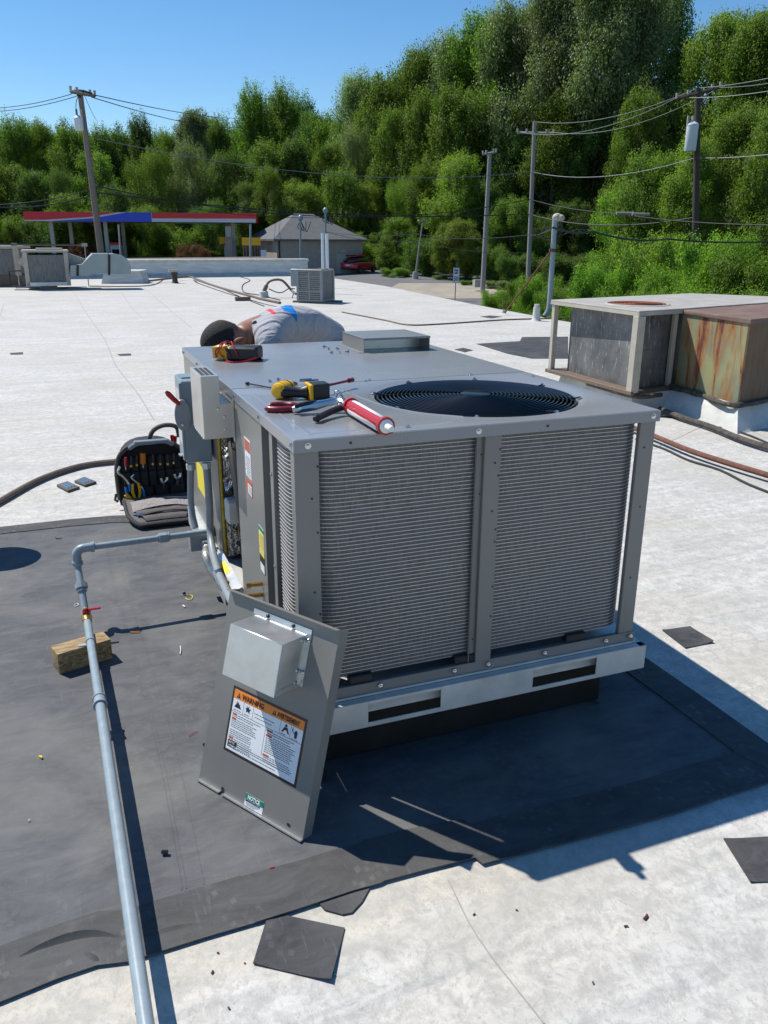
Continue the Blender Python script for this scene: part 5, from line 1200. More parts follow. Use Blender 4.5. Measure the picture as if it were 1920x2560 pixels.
b=MB(); b.hexa([Tc@Vector(v) for v in((-.1,-.1,.002),(wc+.1,-.1,.002),(wc+.1,1.2,.002),(-.1,1.2,.002))],[Tc@Vector(v) for v in((0,0,.38),(wc,0,.38),(wc,1.1,.38),(0,1.1,.38))]); b.build('curb_box','parapet',DC)
b=MB(); b.box(-.04,wc+.04,-.04,1.15,.38,.45,Tc); b.build('curb_cap','white_dirty',DC,bevel=.02)
b=MB(); b.box(-.05,.5,.1,.6,.45,.52,Tc); b.build('tar_patch','tar',DC,bevel=.02)
# other unit cut by the left edge
q0=gd(-60,690,31); q0.z=.25; q1_=gd(52,690,30.6); q1_.z=.25; d3=(q1_-q0).normalized(); n3=Vector((-d3.y,d3.x,0)); T3=local(q0,d3,n3); w3=(q1_-q0).length
FU=thing('far_rooftop_unit','brown beige rooftop unit cut off by the left edge of the photo','air conditioner',tuple(q0))
b=MB(); b.box(.1,w3-.14,.05,1.4,.1,.93,T3); b.build('coil_face','streak_coil',FU)
for x in(0,w3-.16): b=MB(); b.box(x,x+.16,0,.14,0,1,T3); b.build('corner_post','beige',FU)
b=MB(); b.box(-.03,w3+.03,-.03,1.5,.95,1.04,T3); b.build('top_sheet','beige',FU)
b=MB(); b.box(0,w3,0,1.4,-.24,.1,T3); b.build('base_frame','brown_pipe',FU)
b=MB(); b.tube([gd(-60,611,30),gd(212,613,30)],.03,6); lp_=tag(b.build('rail_pipe','brown_pipe'),'thin brown pipe carried above the two old rooftop units at left','pipe')
for x in (35,211):
    b=MB(); a_=gd(x,612,30); b.box(a_.x-.09,a_.x+.09,a_.y-.04,a_.y+.04,a_.z-.05,a_.z+.05); b.tube([a_,Vector((a_.x,a_.y,.0))],.02,6); tag(b.build('pipe_stand','beige'),'pipe stand with a beige clamp under the thin overhead pipe, '+('left' if x<100 else 'right')+' one','pipe stand')
# small condenser
pL=gz(742,757); pR=gz(812,758); d=(pR-pL).normalized(); n=Vector((-d.y,d.x,0)); w_=(pR-pL).length; T=local(pL,d,n)
a_=.06; hh=.78
ang=Matrix.Translation((w_*.0,0,.05)); T=T@ang@Matrix.Rotation(R(-16),4,'Z'); w_*=1.0
SC_=thing('small_condenser','small grey louvred condenser on timber blocks in the middle of the roof','air conditioner',tuple(pL))
M['cond_grey']=mat('condenser_grey',(.27,.28,.28),.5,0,.08,8)
b=MB(); b.box(.03,w_-.03,.03,w_-.03,.02,hh-.02,T); b.build('inner_coil','streak_coil',SC_)
b=MB(); b.box(0,w_,0,w_,hh-.04,hh,T); b.build('top_sheet','cond_grey',SC_,bevel=.01)
b=MB(); b.box(0,w_,0,w_,0,.04,T); b.build('base_pan','cond_grey',SC_)
for x,y in((0,0),(w_-.06,0),(0,w_-.06),(w_-.06,w_-.06)): b=MB(); b.box(x,x+.06,y,y+.06,.04,hh-.04,T); b.build('corner_post','cond_grey',SC_)
b=MB(); b.box(w_/2-.015,w_/2+.015,-.003,.03,.04,hh-.04,T); b.build('grille_bar','cond_grey',SC_)
for k in range(14):
    z=.07+k*(hh-.14)/13; b=MB(); b.box(.05,w_-.05,-.002,.028,z,z+.022,T); b.build('louvre','cond_grey',SC_)
    b=MB(); b.box(-.002,.028,.05,w_-.05,z,z+.022,T); b.build('louvre','cond_grey',SC_)
for k in range(3):
    z=.04+.18*(k+1); b=MB(); b.box(.05,w_-.05,-.004,.0,z+.02,z+.032,T); b.build('grille_bar','cond_grey',SC_)
b=MB(); b.lathe([(.0001,.002),(w_*.42,.002),(w_*.44,.015),(w_*.47,.0)],24,T@Matrix.Translation((w_/2,w_/2,hh))); b.build('fan_grille','dark',SC_)
b=MB(); b.box(-.22,-.03,.1,.3,.35,.78,T); jb=b.build('switch_box','blue_grey',SC_,bevel=.01)
for y in(.05,w_-.15): b=MB(); b.box(-.15,w_+.25,y,y+.1,-.049,0,T); tag(b.build('timber_block','pole_wood'),'dark timber under the small condenser, '+('front' if y<.1 else 'rear')+' piece','timber')
pj_=gz(660,744); b=MB(); b.lathe([(.16,.001),(.13,.05),(.12,.16),(.09,.18),(.0001,.18)],16,Matrix.Translation(pj_)); tag(b.build('pipe_boot','white_dirty'),'white boot where refrigerant lines leave the roof left of the small condenser','pipe boot')
dj=math.hypot(pj_.x-CX,pj_.y-CY)
b=MB(); b.tube(smooth([pj_+Vector((0,0,.15)),gd(663,722,dj),gd(672,705,dj),gd(690,699,dj),gd(708,703,dj),gd(728,725,dj),gd(740,735,dj-.3)],5),[.06]*8+[.035]*23,8); tag(b.build('insulated_line','brown_pipe'),'dark insulated refrigerant line arching to the small condenser','pipe')
b=MB(); b.tube(smooth([gd(672,722,dj),gd(690,730,dj),gd(705,731,dj),gd(722,722,dj),gd(738,722,dj)],5),.018,6); tag(b.build('control_cable','wire_light'),'thin grey cable looping below the insulated line to the small condenser','cable')
b=MB(); b.tube(smooth([gd(735,730,dj-.2),gd(728,755,dj-.3),gd(735,765,dj-.5)],4),.015,6); tag(b.build('power_whip','wire_light'),'short grey whip hanging from the small condenser switch box','cable')
# white twin pipes
for (x0,yt,yb,h_) in((806,583,720,0),(817,584,734,1)):
    p=gz(x0+ (3 if h_ else 2),yb); dq=math.hypot(p.x-CX,p.y-CY); t=gd(x0,yt,dq); b=MB(); b.tube([p,lerp(p,t,.25)],.055,10); b.tube([lerp(p,t,.25),t],.048,10)
    tag(b.build('white_flue_pipe','canopy_white'),'tall white flue pipe behind the small condenser, '+('right and nearer' if h_ else 'left')+' of the pair','flue pipe')
# lines over the roof
onroof(((372,702),(470,692),(492,700),(560,722),(620,738),(652,747),(700,757)),.035,'brown_pipe','roof_pipe','brown gas line running from the parapet towards the bending man','pipe',.12)
for x,y,lab in((470,692,'farthest one'),(607,752,'nearest one')):
    p=gz(x,y); b=MB(); b.box(p.x-.2,p.x+.2,p.y-.06,p.y+.06,0,.1); tag(b.build('pipe_block','brown_pipe'),'dark timber block under the brown roof line, '+lab,'wood block')
onroof(((480,692),(540,715),(600,742),(660,765)),.012,'wire','roof_cable','black cable lying beside the brown roof line','cable')
onroof(((600,692),(625,700),(607,712),(610,730),(650,738),(700,750)),.014,'wire','roof_cable','kinked black cable left of the insulated refrigerant line','cable')
onroof(((225,715),(300,716),(370,714),(398,706),(415,692),(425,685)),.016,'brown_pipe','roof_cable','cable from the old rooftop unit to the small roof outlet','cable')
p=gz(438,708); b=MB(); b.lathe([(.15,.001),(.10,.05),(.09,.30),(.12,.30),(.12,.38),(.0001,.38)],12,Matrix.Translation(p)); tag(b.build('roof_outlet','tar'),'stubby dark roof outlet with a pale top near the parapet','vent pipe')
b=MB(); b.box(p.x-.2,p.x+.15,p.y-.08,p.y+.08,.385,.47); tag(b.build('outlet_box','beige'),'small pale box on top of the dark roof outlet','box')
# round vent out of frame at left whose shadow falls on the black sheet
sh_=gz(30,1405); off=Vector((SUNDIR.x,SUNDIR.y,0))/SUNDIR.z
vh=.42; vp=sh_+off*vh
b=MB(); b.lathe([(.07,.006),(.07,vh-.12),(.15,vh-.12),(.16,vh-.04),(.10,vh),(.0001,vh+.01)],24,Matrix.Translation((vp.x,vp.y,0))); tag(b.build('roof_vent','galv'),'round capped roof vent standing just outside the left edge','vent')
# ================================================================== BEYOND THE ROOF
def at(px,d,z=None): p=gnd(px,d); 
def wp(x,y,D): return D2(x,y,D)      # display coordinates (1659 wide)
# gas station canopy
GC=thing('station_canopy','flat gas station canopy with red, white and blue fascia on pale columns','canopy',tuple(wp(300,560,87)))
ca,cb_=wp(52,470,82),wp(552,468,79); cd_=(cb_-ca); cd_.z=0; cl_=cd_.length; cd_.normalize(); cn=Vector((-cd_.y,cd_.x,0))
zt=wp(300,459,80).z; zb=wp(300,479,80).z; base=Vector((ca.x,ca.y,0)); TC=local(base,cd_,cn)
b=MB(); b.box(0,cl_,.05,9,zb+.02,zt-.1,TC); b.build('canopy_deck','canopy_white',GC)
b=MB(); b.box(0,cl_,-.05,.05,zb,zt,TC); b.build('fascia_board','canopy_white',GC)
b=MB(); b.box(cl_-.05,cl_+.05,.05,9,zb,zt,TC); b.build('fascia_board','canopy_red',GC)
b=MB(); b.box(-.05,.05,.05,9,zb,zt,TC); b.build('fascia_board','canopy_red',GC)
h_=zt-zb; XZT=TC@Matrix(((1,0,0,0),(0,0,1,-.07),(0,1,0,0),(0,0,0,1)))
def fasc(poly,m): b=MB(); b.prism([(x*cl_,zb+z*h_) for x,z in poly],0,.02,XZT); b.build('fascia_stripe',m,GC)
fasc([(0,.12),(.08,.12),(.27,.45),(.385,.93),(.40,1.0),(0,1.0)],'canopy_red'); fasc([(.12,.0),(.29,.33),(.41,.88),(.44,1.0),(.543,1.0),(.543,.0)],'canopy_blue'); fasc([(.545,.38),(1,.42),(1,1.0),(.545,1.0)],'canopy_red')
for x,yy in((118,1.5),(128,7),(238,1.5),(252,7),(490,7),(508,1.5)):
    p=wp(x,500,84); s_=(Vector((p.x,p.y,0))-base).dot(cd_); b=MB(); b.box(s_-.17,s_+.17,yy,yy+.34,-1.6,zb+.02,TC); b.build('column','canopy_post',GC)
for k in range(2):
    p=wp(245+250*k,500,84); s_=(Vector((p.x,p.y,0))-base).dot(cd_); t_=thing('fuel_pump','fuel pump under the canopy, '+('left' if k==0 else 'right')+' of the two','fuel pump',tuple(TC@Vector((s_,4.3,-1.2)))); b=MB(); b.box(s_-.5,s_+.5,4,4.6,-1.2,.9,TC); b.build('pump_body','canopy_white',t_,bevel=.05); b=MB(); b.box(s_-.35,s_+.35,3.97,4.0,-.1,.5,TC); b.build('screen','glass',t_); b=MB(); b.box(s_-.55,s_+.55,3.95,4.65,.9,1.1,TC); b.build('pump_top','canopy_red',t_)
# slender posts and lamps
def vpole(name,lab,cat,x0,y0,x1,y1,D,r,m,grp=None,r1=None,n=8):
    b=MB(); b.tube([wp(x0,y0,D),wp(x1,y1,D)],[r,r1 or r*.75],n); return tag(b.build(name,m),lab,cat,grp)
lp2=thing('lamp_post','lamp with a pale saucer head above the canopy right of its middle','street lamp',tuple(wp(529,560,92)))
b=MB(); b.tube([wp(529,560,92),wp(529,450,92)],.08,8); b.build('pole','canopy_post',lp2); b=MB(); b.ell(wp(529,445,92),(.5,.5,.22)); b.build('lamp_head','canopy_white',lp2)
vpole('thin_post','thin pale post under the canopy just right of the columns','post',256,485,261,560,78,.08,'canopy_post')
for x,yt,yb,lab in((541,484,560,'left'),(649,471,572,'middle'),(703,455,580,'right')):
    t=thing('service_mast','grey service mast with cable loops near the tan shop, '+lab+' of three','mast',tuple(wp(x,yb,45)))
    b=MB(); b.tube([wp(x,yb,45),wp(x,yt,45)],.055,8); b.build('pipe','pipe_grey',t)
    if x>600:
        b=MB(); b.ell(wp(x,yt,45),(.14,.14,.16)); b.build('weatherhead','pipe_grey',t)
        for k in range(3): b=MB(); b.tube(smooth([wp(x,yt+6,45),wp(x-6+k*9,yt+20+k*4,45),wp(x+6+k*5,yt+26,45),wp(x+2+k*10,yt+8,45)],5),.02,5); b.build('cable_loop','wire',t)
# shop building with hipped roof
SB=thing('shop_building','small tan shop with a grey hipped shingle roof and yellow awnings','building',tuple(wp(650,590,76)))
c0=wp(597,515,74); c1_=wp(783,514,78); c2_=wp(540,515,82); 
zE=c0.z; g0=-1.9
P0=Vector((c0.x,c0.y,0)); P1=Vector((c1_.x,c1_.y,0)); P2=Vector((c2_.x,c2_.y,0)); P3=P1+(P2-P0)
b=MB(); b.hexa([up(p,g0) for p in(P0,P1,P3,P2)],[up(p,zE) for p in(P0,P1,P3,P2)]); b.build('wall','brick',SB,smooth=False)
def out(p): c=(P0+P1+P2+P3)/4; return p+(p-c)*.09
zP=wp(655,462,80).z; ctr=(P0+P1+P2+P3)/4; ra=ctr+(P0-P1)*.12; rb_=ctr-(P0-P1)*.10
def roofface(pts,nm='roof_slope'):
    b=MB(); b._a([tuple(p) for p in pts]+[tuple(p-Vector((0,0,.15))) for p in pts],[list(range(len(pts))),list(range(len(pts),2*len(pts)))[::-1]]+[(i,(i+1)%len(pts),len(pts)+(i+1)%len(pts),len(pts)+i) for i in range(len(pts))]); b.build(nm,'shingle',SB,smooth=False)
O0,O1,O2,O3=[up(out(p),zE-.05) for p in(P0,P1,P2,P3)]; A_r,B_r=up(ra,zP),up(rb_,zP)
roofface([O0,O1,B_r,A_r]); roofface([O2,A_r,B_r,O3]); roofface([O0,A_r,O2]); roofface([O1,O3,B_r])
# cross gable to the left
ex=wp(520,505,80); b=MB(); g1=[up(P2+(P2-P0)*.0,zE),]
for t,w__ in((.03,'near'),(.55,'mid')):
    a_=lerp(P0,P1,t); b=MB(); b.tube([up(a_,g0)+cn*-.08,up(a_,zE-.1)+cn*-.08],.07,6); b.build('downspout','dark',SB)
dpn=(P1-P0).normalized(); 
for t0,t1,z0,z1_,m_,nm in((.68,.86,g0,g0+2.15,'concrete','door'),(.72,.80,zE-1.1,zE-.95,'beige','wall_light')):
    a_=lerp(P0,P1,t0)-Vector((-dpn.y,dpn.x,0))*.05; c_=lerp(P0,P1,t1)-Vector((-dpn.y,dpn.x,0))*.05; nn_=Vector((-dpn.y,dpn.x,0))*.06
    b=MB(); b.hexa([up(a_,z0),up(c_,z0),up(c_+nn_,z0),up(a_+nn_,z0)],[up(a_,z1_),up(c_,z1_),up(c_+nn_,z1_),up(a_+nn_,z1_)]); b.build(nm,m_,SB)
# grey plinth band
a_=lerp(P0,P1,.02); c_=lerp(P0,P1,.66); nn_=Vector((-dpn.y,dpn.x,0))*-.04
M['plinth']=mat('grey_painted_plinth',(.13,.13,.13),.9,0,.1,2)
b=MB(); b.hexa([up(a_,g0),up(c_,g0),up(c_+nn_,g0),up(a_+nn_,g0)],[up(a_,g0+.9),up(c_,g0+.9),up(c_+nn_,g0+.9),up(a_+nn_,g0+.9)]); b.build('plinth','plinth',SB)
# shop front side: yellow awnings, glazing, sign column
sd2=(P2-P0).normalized(); on_=Vector((sd2.y,-sd2.x,0)); 
if on_.dot(HR)>0: on_=-on_
FL=wp(520,512,72); 
for (x0,x1,y0,y1,D,nm,m_) in((474,489,512,527,80,'awning','awning'),(522,563,513,530,75,'awning','awning')):
    a_=wp(x0,y0,D); c_=wp(x1,y1,D); dd_=Vector((c_.x-a_.x,c_.y-a_.y,0)); nn_=Vector((-dd_.y,dd_.x,0)).normalized()*1.2
    b=MB(); b.hexa([Vector((a_.x,a_.y,c_.z)),Vector((c_.x,c_.y,c_.z)),Vector((c_.x,c_.y,c_.z))+nn_,Vector((a_.x,a_.y,c_.z))+nn_],[Vector((a_.x,a_.y,a_.z)),Vector((c_.x,c_.y,a_.z)),Vector((c_.x,c_.y,a_.z))+nn_,Vector((a_.x,a_.y,a_.z))+nn_]); b.build(nm,m_,SB)
def blockpx(x0,x1,y0,y1,D,dep,m_,nm,par=None,lab=None,cat=None):
    a_=wp(x0,y0,D); c_=wp(x1,y1,D); dd_=Vector((c_.x-a_.x,c_.y-a_.y,0)); nn_=Vector((-dd_.y,dd_.x,0)).normalized()*dep
    b=MB(); b.hexa([Vector((a_.x,a_.y,c_.z)),Vector((c_.x,c_.y,c_.z)),Vector((c_.x,c_.y,c_.z))+nn_,Vector((a_.x,a_.y,c_.z))+nn_],[Vector((a_.x,a_.y,a_.z)),Vector((c_.x,c_.y,a_.z)),Vector((c_.x,c_.y,a_.z))+nn_,Vector((a_.x,a_.y,a_.z))+nn_]); o=b.build(nm,m_,par)
    if lab: tag(o,lab,cat)
    return o
gl_=blockpx(524,561,530,560,76,.3,'glass','shop_window',SB)
for k in range(6): blockpx(525+k*6.3,526+k*6.3,530,560,75.9,.08,'canopy_white','window_bar',gl_)
blockpx(486,500,489,512,78,1.,'concrete','stone_sign',SB); blockpx(486,503,512,560,78.5,1.2,'brick','entry_wall',SB)
blockpx(563,576,540,562,74.5,.3,'canopy_white','notice_board',SB)
# red car
CR=thing('parked_car','small red hatchback parked beside the tan shop, seen from behind','car',(0,0,0))
def loft(secs,m,nm,par,bev=0,sub=0):    # secs: (x, [(y,z)...])
    b=MB(); n_=len(secs[0][1])
    for x,pr in secs:
        for y,z in pr: b.v.append(Vector((x,y,z)))
    for i in range(len(secs)-1):
        for k in range(n_): b.f.append([i*n_+k,i*n_+(k+1)%n_,(i+1)*n_+(k+1)%n_,(i+1)*n_+k])
    b.f.append(list(range(n_))); b.f.append([(len(secs)-1)*n_+k for k in range(n_)][::-1]); return b.build(nm,m,par,bevel=bev,sub=sub)
def sec(w,z0,zs,zt,wt): return [(-w*.9,z0),(-w,z0+.15),(-w,zs),(-wt,zt),(wt,zt),(w,zs),(w,z0+.15),(w*.9,z0)]
car=loft([(-2.0,sec(.74,.35,.72,.78,.68)),(-1.85,sec(.83,.28,.82,.95,.72)),(-1.4,sec(.85,.22,.9,1.0,.75)),(-.7,sec(.86,.22,.93,1.0,.76)),(.5,sec(.86,.22,.92,.98,.76)),(1.0,sec(.85,.22,.88,.93,.74)),(1.7,sec(.80,.25,.72,.78,.66)),(2.0,sec(.68,.32,.58,.62,.55))],'car_red','body',CR,0,1)
loft([(-1.86,sec(.72,.92,.95,1.0,.68)),(-1.45,sec(.76,.92,1.0,1.42,.58)),(-.3,sec(.76,.92,1.0,1.50,.58)),(.35,sec(.76,.92,1.0,1.44,.57)),(1.1,sec(.72,.9,.93,.98,.64))],'glass','glasshouse',CR,0,1)
loft([(-1.42,sec(.585,1.40,1.44,1.47,.54)),(-.3,sec(.60,1.46,1.49,1.525,.55)),(.30,sec(.57,1.42,1.44,1.46,.53))],'car_red','roof',CR)
for x in(-1.28,1.25):
    for y in(-.80,.80):
        b=MB(); b.tube([(x,y-.1,.31),(x,y+.1,.31)],.31,18); wh_=b.build('wheel','rubber',CR); b=MB(); b.tube([(x,y-.105,.31),(x,y+.105,.31)],.19,12); b.build('rim','chrome',wh_)
for y in(-.66,.66): b=MB(); b.cbox((-1.93,y,.80),(.10,.16,.22)); b.build('tail_light','red',CR,bevel=.03)
b=MB(); b.cbox((-2.0,0,.68),(.03,.4,.13)); b.build('number_plate','paper',CR)
b=MB(); b.cbox((-1.97,0,.40),(.12,1.4,.16)); b.build('bumper','black_plastic',CR,bevel=.03)
pcar=gd(dz(775),dz(588),78); CR.location=(pcar.x,pcar.y,pcar.z-.02); CR.rotation_euler=(0,0,math.atan2(HD.y,HD.x)-R(28)+R(0))
# bollards, green box
for i,(x,y,D) in enumerate(((806,588,82),(815,589,82),(824,590,81),(832,589,81))):
    p=wp(x,y,D); b=MB(); b.tube([p-Vector((0,0,.2)),p+Vector((0,0,1.1))],.09,8); tag(b.build('bollard','beige'),'tan post in the row behind the red car, '+('first','second','third','fourth')[i]+' from the left','bollard','bollards behind the car')
M['green_box']=mat('dark_green_cabinet',(.03,.06,.045),.6)
blockpx(838,849,572,590,80,1.2,'green_box','utility_cabinet',None,'dark green utility cabinet right of the tan bollards','cabinet')
# light standard and concrete foot near the lot
LS=thing('light_standard','slim grey light pole on a pale concrete foot beside the lot','street lamp',tuple(wp(897,600,72)))
b=MB(); b.tube([wp(898,590,72),wp(913,478,72)],[.09,.06],8); b.build('pole','pole_pale',LS); b=MB(); q=wp(897,601,72); b.tube([q-Vector((0,0,.2)),wp(898,587,72)],.25,10); b.build('concrete_foot','concrete',LS); b=MB(); b.box(-.45,.45,-.15,.15,-.06,.06,Matrix.Translation(wp(914,476,72))); b.build('lamp_head','pole_pale',LS)
# speed limit sign
SS=thing('speed_sign','white speed limit 50 sign on a thin post beside the road','road sign',tuple(wp(982,655,58)))
sc_=wp(985.5,595,58); fd=(C0-sc_); fd.z=0; fd.normalize(); sx_=Vector((-fd.y,fd.x,0)); Ts=Matrix(((sx_.x,-fd.x,0,sc_.x),(sx_.y,-fd.y,0,sc_.y),(0,0,1,sc_.z),(0,0,0,1)))
sw,shh=.215*1.0,.50
b=MB(); b.box(-sw,sw,0,.02,-shh,shh,Ts); M['sign_white']=mat('sign_white_sheet',(.9,.9,.9),.3); sg=b.build('sign_plate','sign_white',SS)
b=MB(); b.tube([Ts@Vector((-.02,.04,-shh+.1)),wp(982,660,58)],.035,6); b.build('post','pole_pale',SS)
def tx_(s,size,x,z,sx=1.): text_mesh(s,size,'ink',sg,Ts@Matrix.Translation((x,-.006,z))@Matrix.Rotation(R(90),4,'X'),depth=.004,align='CENTER',sx=sx,bold=.008)
# text_mesh offsets by the parent's own origin
tx_('SPEED',.17,0,.27,.62); tx_('LIMIT',.17,0,.10,.66); tx_('50',.44,0,-.36,.70)
b=MB(); 
for (x0,x1,z0,z1_) in((-sw+.02,sw-.02,shh-.035,shh-.02),(-sw+.02,sw-.02,-shh+.02,-shh+.035),(-sw+.02,-sw+.035,-shh+.02,shh-.02),(sw-.035,sw-.02,-shh+.02,shh-.02)): b.box(x0,x1,-.004,-.001,z0,z1_,Ts)
tag(b.build('sign_border','ink',sg),kind='stuff')
b=MB(); q=wp(1031,613,64); b.box(q.x-.3,q.x+.3,q.y-.2,q.y+.2,q.z-.25,q.z+.3); tag(b.build('kerb_box','concrete'),'small pale concrete box beside the foot of the short pole','box')
# utility poles
def upole(lab,top,bot,D,r0,r1,m,arms=(),extra=None,mats='pole_wood'):
    t=thing('utility_pole',lab,'utility pole',tuple(wp(*bot,D))); b=MB(); b.tube([wp(*bot,D)-Vector((0,0,.5)),lerp(wp(*bot,D),wp(*top,D),.5),wp(*top,D)],[r0,(r0+r1)/2,r1],12); b.build('pole',m,t)
    for (x0,y0,x1,y1,dd) in arms:
        b=MB(); b.tube([wp(x0,y0,D-dd),wp(x1,y1,D+dd)],.075,4); b.build('cross_arm',m,t)
        for k in(0,.25,.8,1):
            q=lerp(wp(x0,y0,D-dd),wp(x1,y1,D+dd),k); b=MB(); b.tube([q,q+Vector((0,0,.22))],[.05,.07],6); b.build('insulator','concrete',t)
    return t
pA=upole('leaning weathered wooden utility pole rising behind the left end of the canopy',(172,194),(226,600),43,.17,.115,'pole_wood',((153,198,205,207,1.4),))
pB=upole('short grey utility pole with a small top arm beside the road',(1058,333),(1043,617),62,.19,.13,'pole_pale',((1043,333,1072,328,.3),))
pC=upole('tall slender grey utility pole with one cross arm in front of the woods',(1155,262),(1137,700),56,.17,.11,'pole_pale',((1118,286,1196,288,.5),))
pD=upole('dark utility pole with a transformer and cross arm, rising from the right hand bushes',(1508,190),(1498,720),43,.18,.13,'pole_dark',((1462,213,1556,188,1.2),))
def transformer(t,x,y0,y1,D,r):
    b=MB(); a_=wp(x,y1,D); c_=wp(x,y0,D); h_=(c_-a_).length; b.lathe([(r*.9,0),(r,.05),(r,h_),(r*1.05,h_),(r*1.0,h_+.06),(r*.4,h_+.16),(.0001,h_+.17)],16,Matrix.Translation(a_)); tr_=b.build('transformer_can','canopy_white',t)
    for k in(-1,1): b=MB(); b.tube([c_+Vector((k*r*.5,0,.05)),c_+Vector((k*r*.5,0,.42))],.055,6); b.build('bushing','concrete',tr_)
transformer(pD,1490,272,327,42.7,.26); transformer(pA,172,258,283,42.8,.2)
for (x0,y0,x1,y1) in((160,195,168,200),(178,196,200,203),(166,205,174,210)):
    b=MB(); b.tube([wp(x0,y0,42.8),wp(x1,y1,42.8)],.05,5); b.build('insulator','dark',pA)
b=MB(); b.tube(smooth([wp(172,200,42.7),wp(164,225,42.7),wp(168,258,42.7)],4),.015,4); b.build('jumper_wire','wire',pA)
# wires
def line(pts,sg_,r,m,lab,D=None):
    P=[]
    for i in range(len(pts)-1):
        a_=wp(*pts[i]); c_=wp(*pts[i+1]); s_=sag(a_,c_,sg_[i] if isinstance(sg_,(list,tuple)) else sg_,14); P+=s_ if i==0 else s_[1:]
    b=MB(); b.tube(P,r,5); return tag(b.build('power_line',m),lab,'cable')
line([(155,203,44),(-80,232,58)],.25,.017,'wire','upper of two wires leaving the leaning pole to the left')
line([(165,208,43),(-80,240,58)],.25,.017,'wire','lower of two wires leaving the leaning pole to the left')
line([(203,205,43),(560,252,120)],.5,.022,'wire','upper wire from the leaning pole top to the woods on the right')
line([(198,210,43),(560,268,120)],.8,.022,'wire','lower wire from the leaning pole top to the woods on the right')
line([(182,205,43),(210,262,60)],.1,.012,'wire','short guy wire slanting down from the leaning pole top')
line([(206,299,43),(1148,371,56),(1502,341,43),(1800,312,36)],[.9,.55,.15],.018,'wire_light','long pale neutral wire crossing the woods from pole to pole')
line([(210,405,43),(-80,440,50)],.3,.02,'wire','upper dark cable left of the leaning pole')
line([(212,418,43),(-80,438,50)],.4,.028,'wire','thick dark cable left of the leaning pole')
line([(212,403,43),(1143,430,56),(1340,462,48),(1800,485,36)],[1.2,.15,.2],.024,'wire','dark telephone cable below the pale neutral wire')
line([(212,416,43),(1141,462,56),(1500,470,43)],[.5,.5],.030,'wire','thick dark telephone cable, the lowest strung between the poles')
line([(215,400,43),(420,452,60),(702,470,76)],[.35,.2],.02,'wire','cable dropping from the leaning pole to the tan shop')
line([(1155,263,56),(1508,190,43),(1800,133,36)],[.55,.15],.012,'wire_light','uppermost pale wire at the right, running over the pole tops')
line([(1118,284,56),(1463,211,43),(1800,168,36)],[.7,.2],.012,'wire_light','pale wire from the left ends of the two cross arms')
line([(1196,286,56),(1555,189,44),(1800,148,36)],[.7,.15],.012,'wire_light','pale wire from the right ends of the two cross arms')
line([(1195,492,14.6),(1280,500,18),(1440,516,26),(1800,508,30)],[.05,.1,.15],.022,'wire','thick black service cable from the weatherhead to the right')
line([(1190,495,14.6),(1145,507,30),(900,505,50),(702,500,60)],[.05,.2,.2],.015,'wire','thin black service cable from the weatherhead to the left')
line([(1143,545,56),(900,520,60),(700,500,62)],[.3,.3],.016,'wire','low dark cable crossing in front of the dark wood edge')
for x,y in((1350,461),(1384,463)):
    b=MB(); q=wp(x,y,47); b.tube([q-HR*.45,q+HR*.45],.075,8); tag(b.build('splice_case','pole_pale'),'cigar shaped splice case on the telephone cable, '+('left' if x<1360 else 'right')+' of the two','splice case')
# ================================================================== TREES
def leafmat(name,dark,mid,light,trans,gloss=.6):
    m=bpy.data.materials.new(name); m.use_nodes=True; nt=m.node_tree; N=nt.nodes; L=nt.links; b=N['Principled BSDF']; out=N['Material Output']
    at=N.new('ShaderNodeAttribute'); at.attribute_name='tint'; oi=N.new('ShaderNodeObjectInfo')
    c=ramp(nt,at.outputs['Fac'],(.0,dark),(.5,mid),(1.,light))
    hs=N.new('ShaderNodeHueSaturation'); L.new(c,hs.inputs['Color'])
    a=N.new('ShaderNodeMapRange'); a.inputs[3].default_value=.485; a.inputs[4].default_value=.515; L.new(oi.outputs['Random'],a.inputs[0]); L.new(a.outputs[0],hs.inputs['Hue'])
    v=N.new('ShaderNodeMapRange'); v.inputs[3].default_value=.85; v.inputs[4].default_value=1.4; L.new(oi.outputs['Random'],v.inputs[0]); L.new(v.outputs[0],hs.inputs['Value'])
    L.new(hs.outputs[0],b.inputs['Base Color']); b.inputs['Roughness'].default_value=gloss; b.inputs['Specular IOR Level'].default_value=.3
    t=N.new('ShaderNodeBsdfTranslucent'); g_=N.new('ShaderNodeMix'); g_.data_type='RGBA'; g_.blend_type='MULTIPLY'; g_.inputs[0].default_value=1; L.new(hs.outputs[0],g_.inputs[6]); g_.inputs[7].default_value=(1.25,1.75,.62,1); L.new(g_.outputs[2],t.inputs[0])
    mx=N.new('ShaderNodeMixShader'); mx.inputs[0].default_value=trans; L.new(b.outputs[0],mx.inputs[1]); L.new(t.outputs[0],mx.inputs[2]); L.new(mx.outputs[0],out.inputs[0]); return m
LM={'green':leafmat('leaves_mid_green',(.045,.075,.012),(.115,.165,.024),(.21,.26,.045),.45),
    'dark':leafmat('leaves_dark_green',(.035,.06,.013),(.085,.13,.026),(.15,.20,.045),.42),
    'yellow':leafmat('leaves_yellow_green',(.07,.10,.014),(.165,.215,.035),(.27,.31,.06),.46),
    'silver':leafmat('leaves_silver_green',(.065,.085,.03),(.155,.19,.075),(.33,.36,.20),.38,.5),
    'bright':leafmat('leaves_bright_green',(.06,.105,.014),(.15,.235,.03),(.26,.34,.06),.5),
    'brown':leafmat('leaves_dry_brown',(.05,.022,.012),(.14,.06,.03),(.22,.11,.06),.25,.8)}
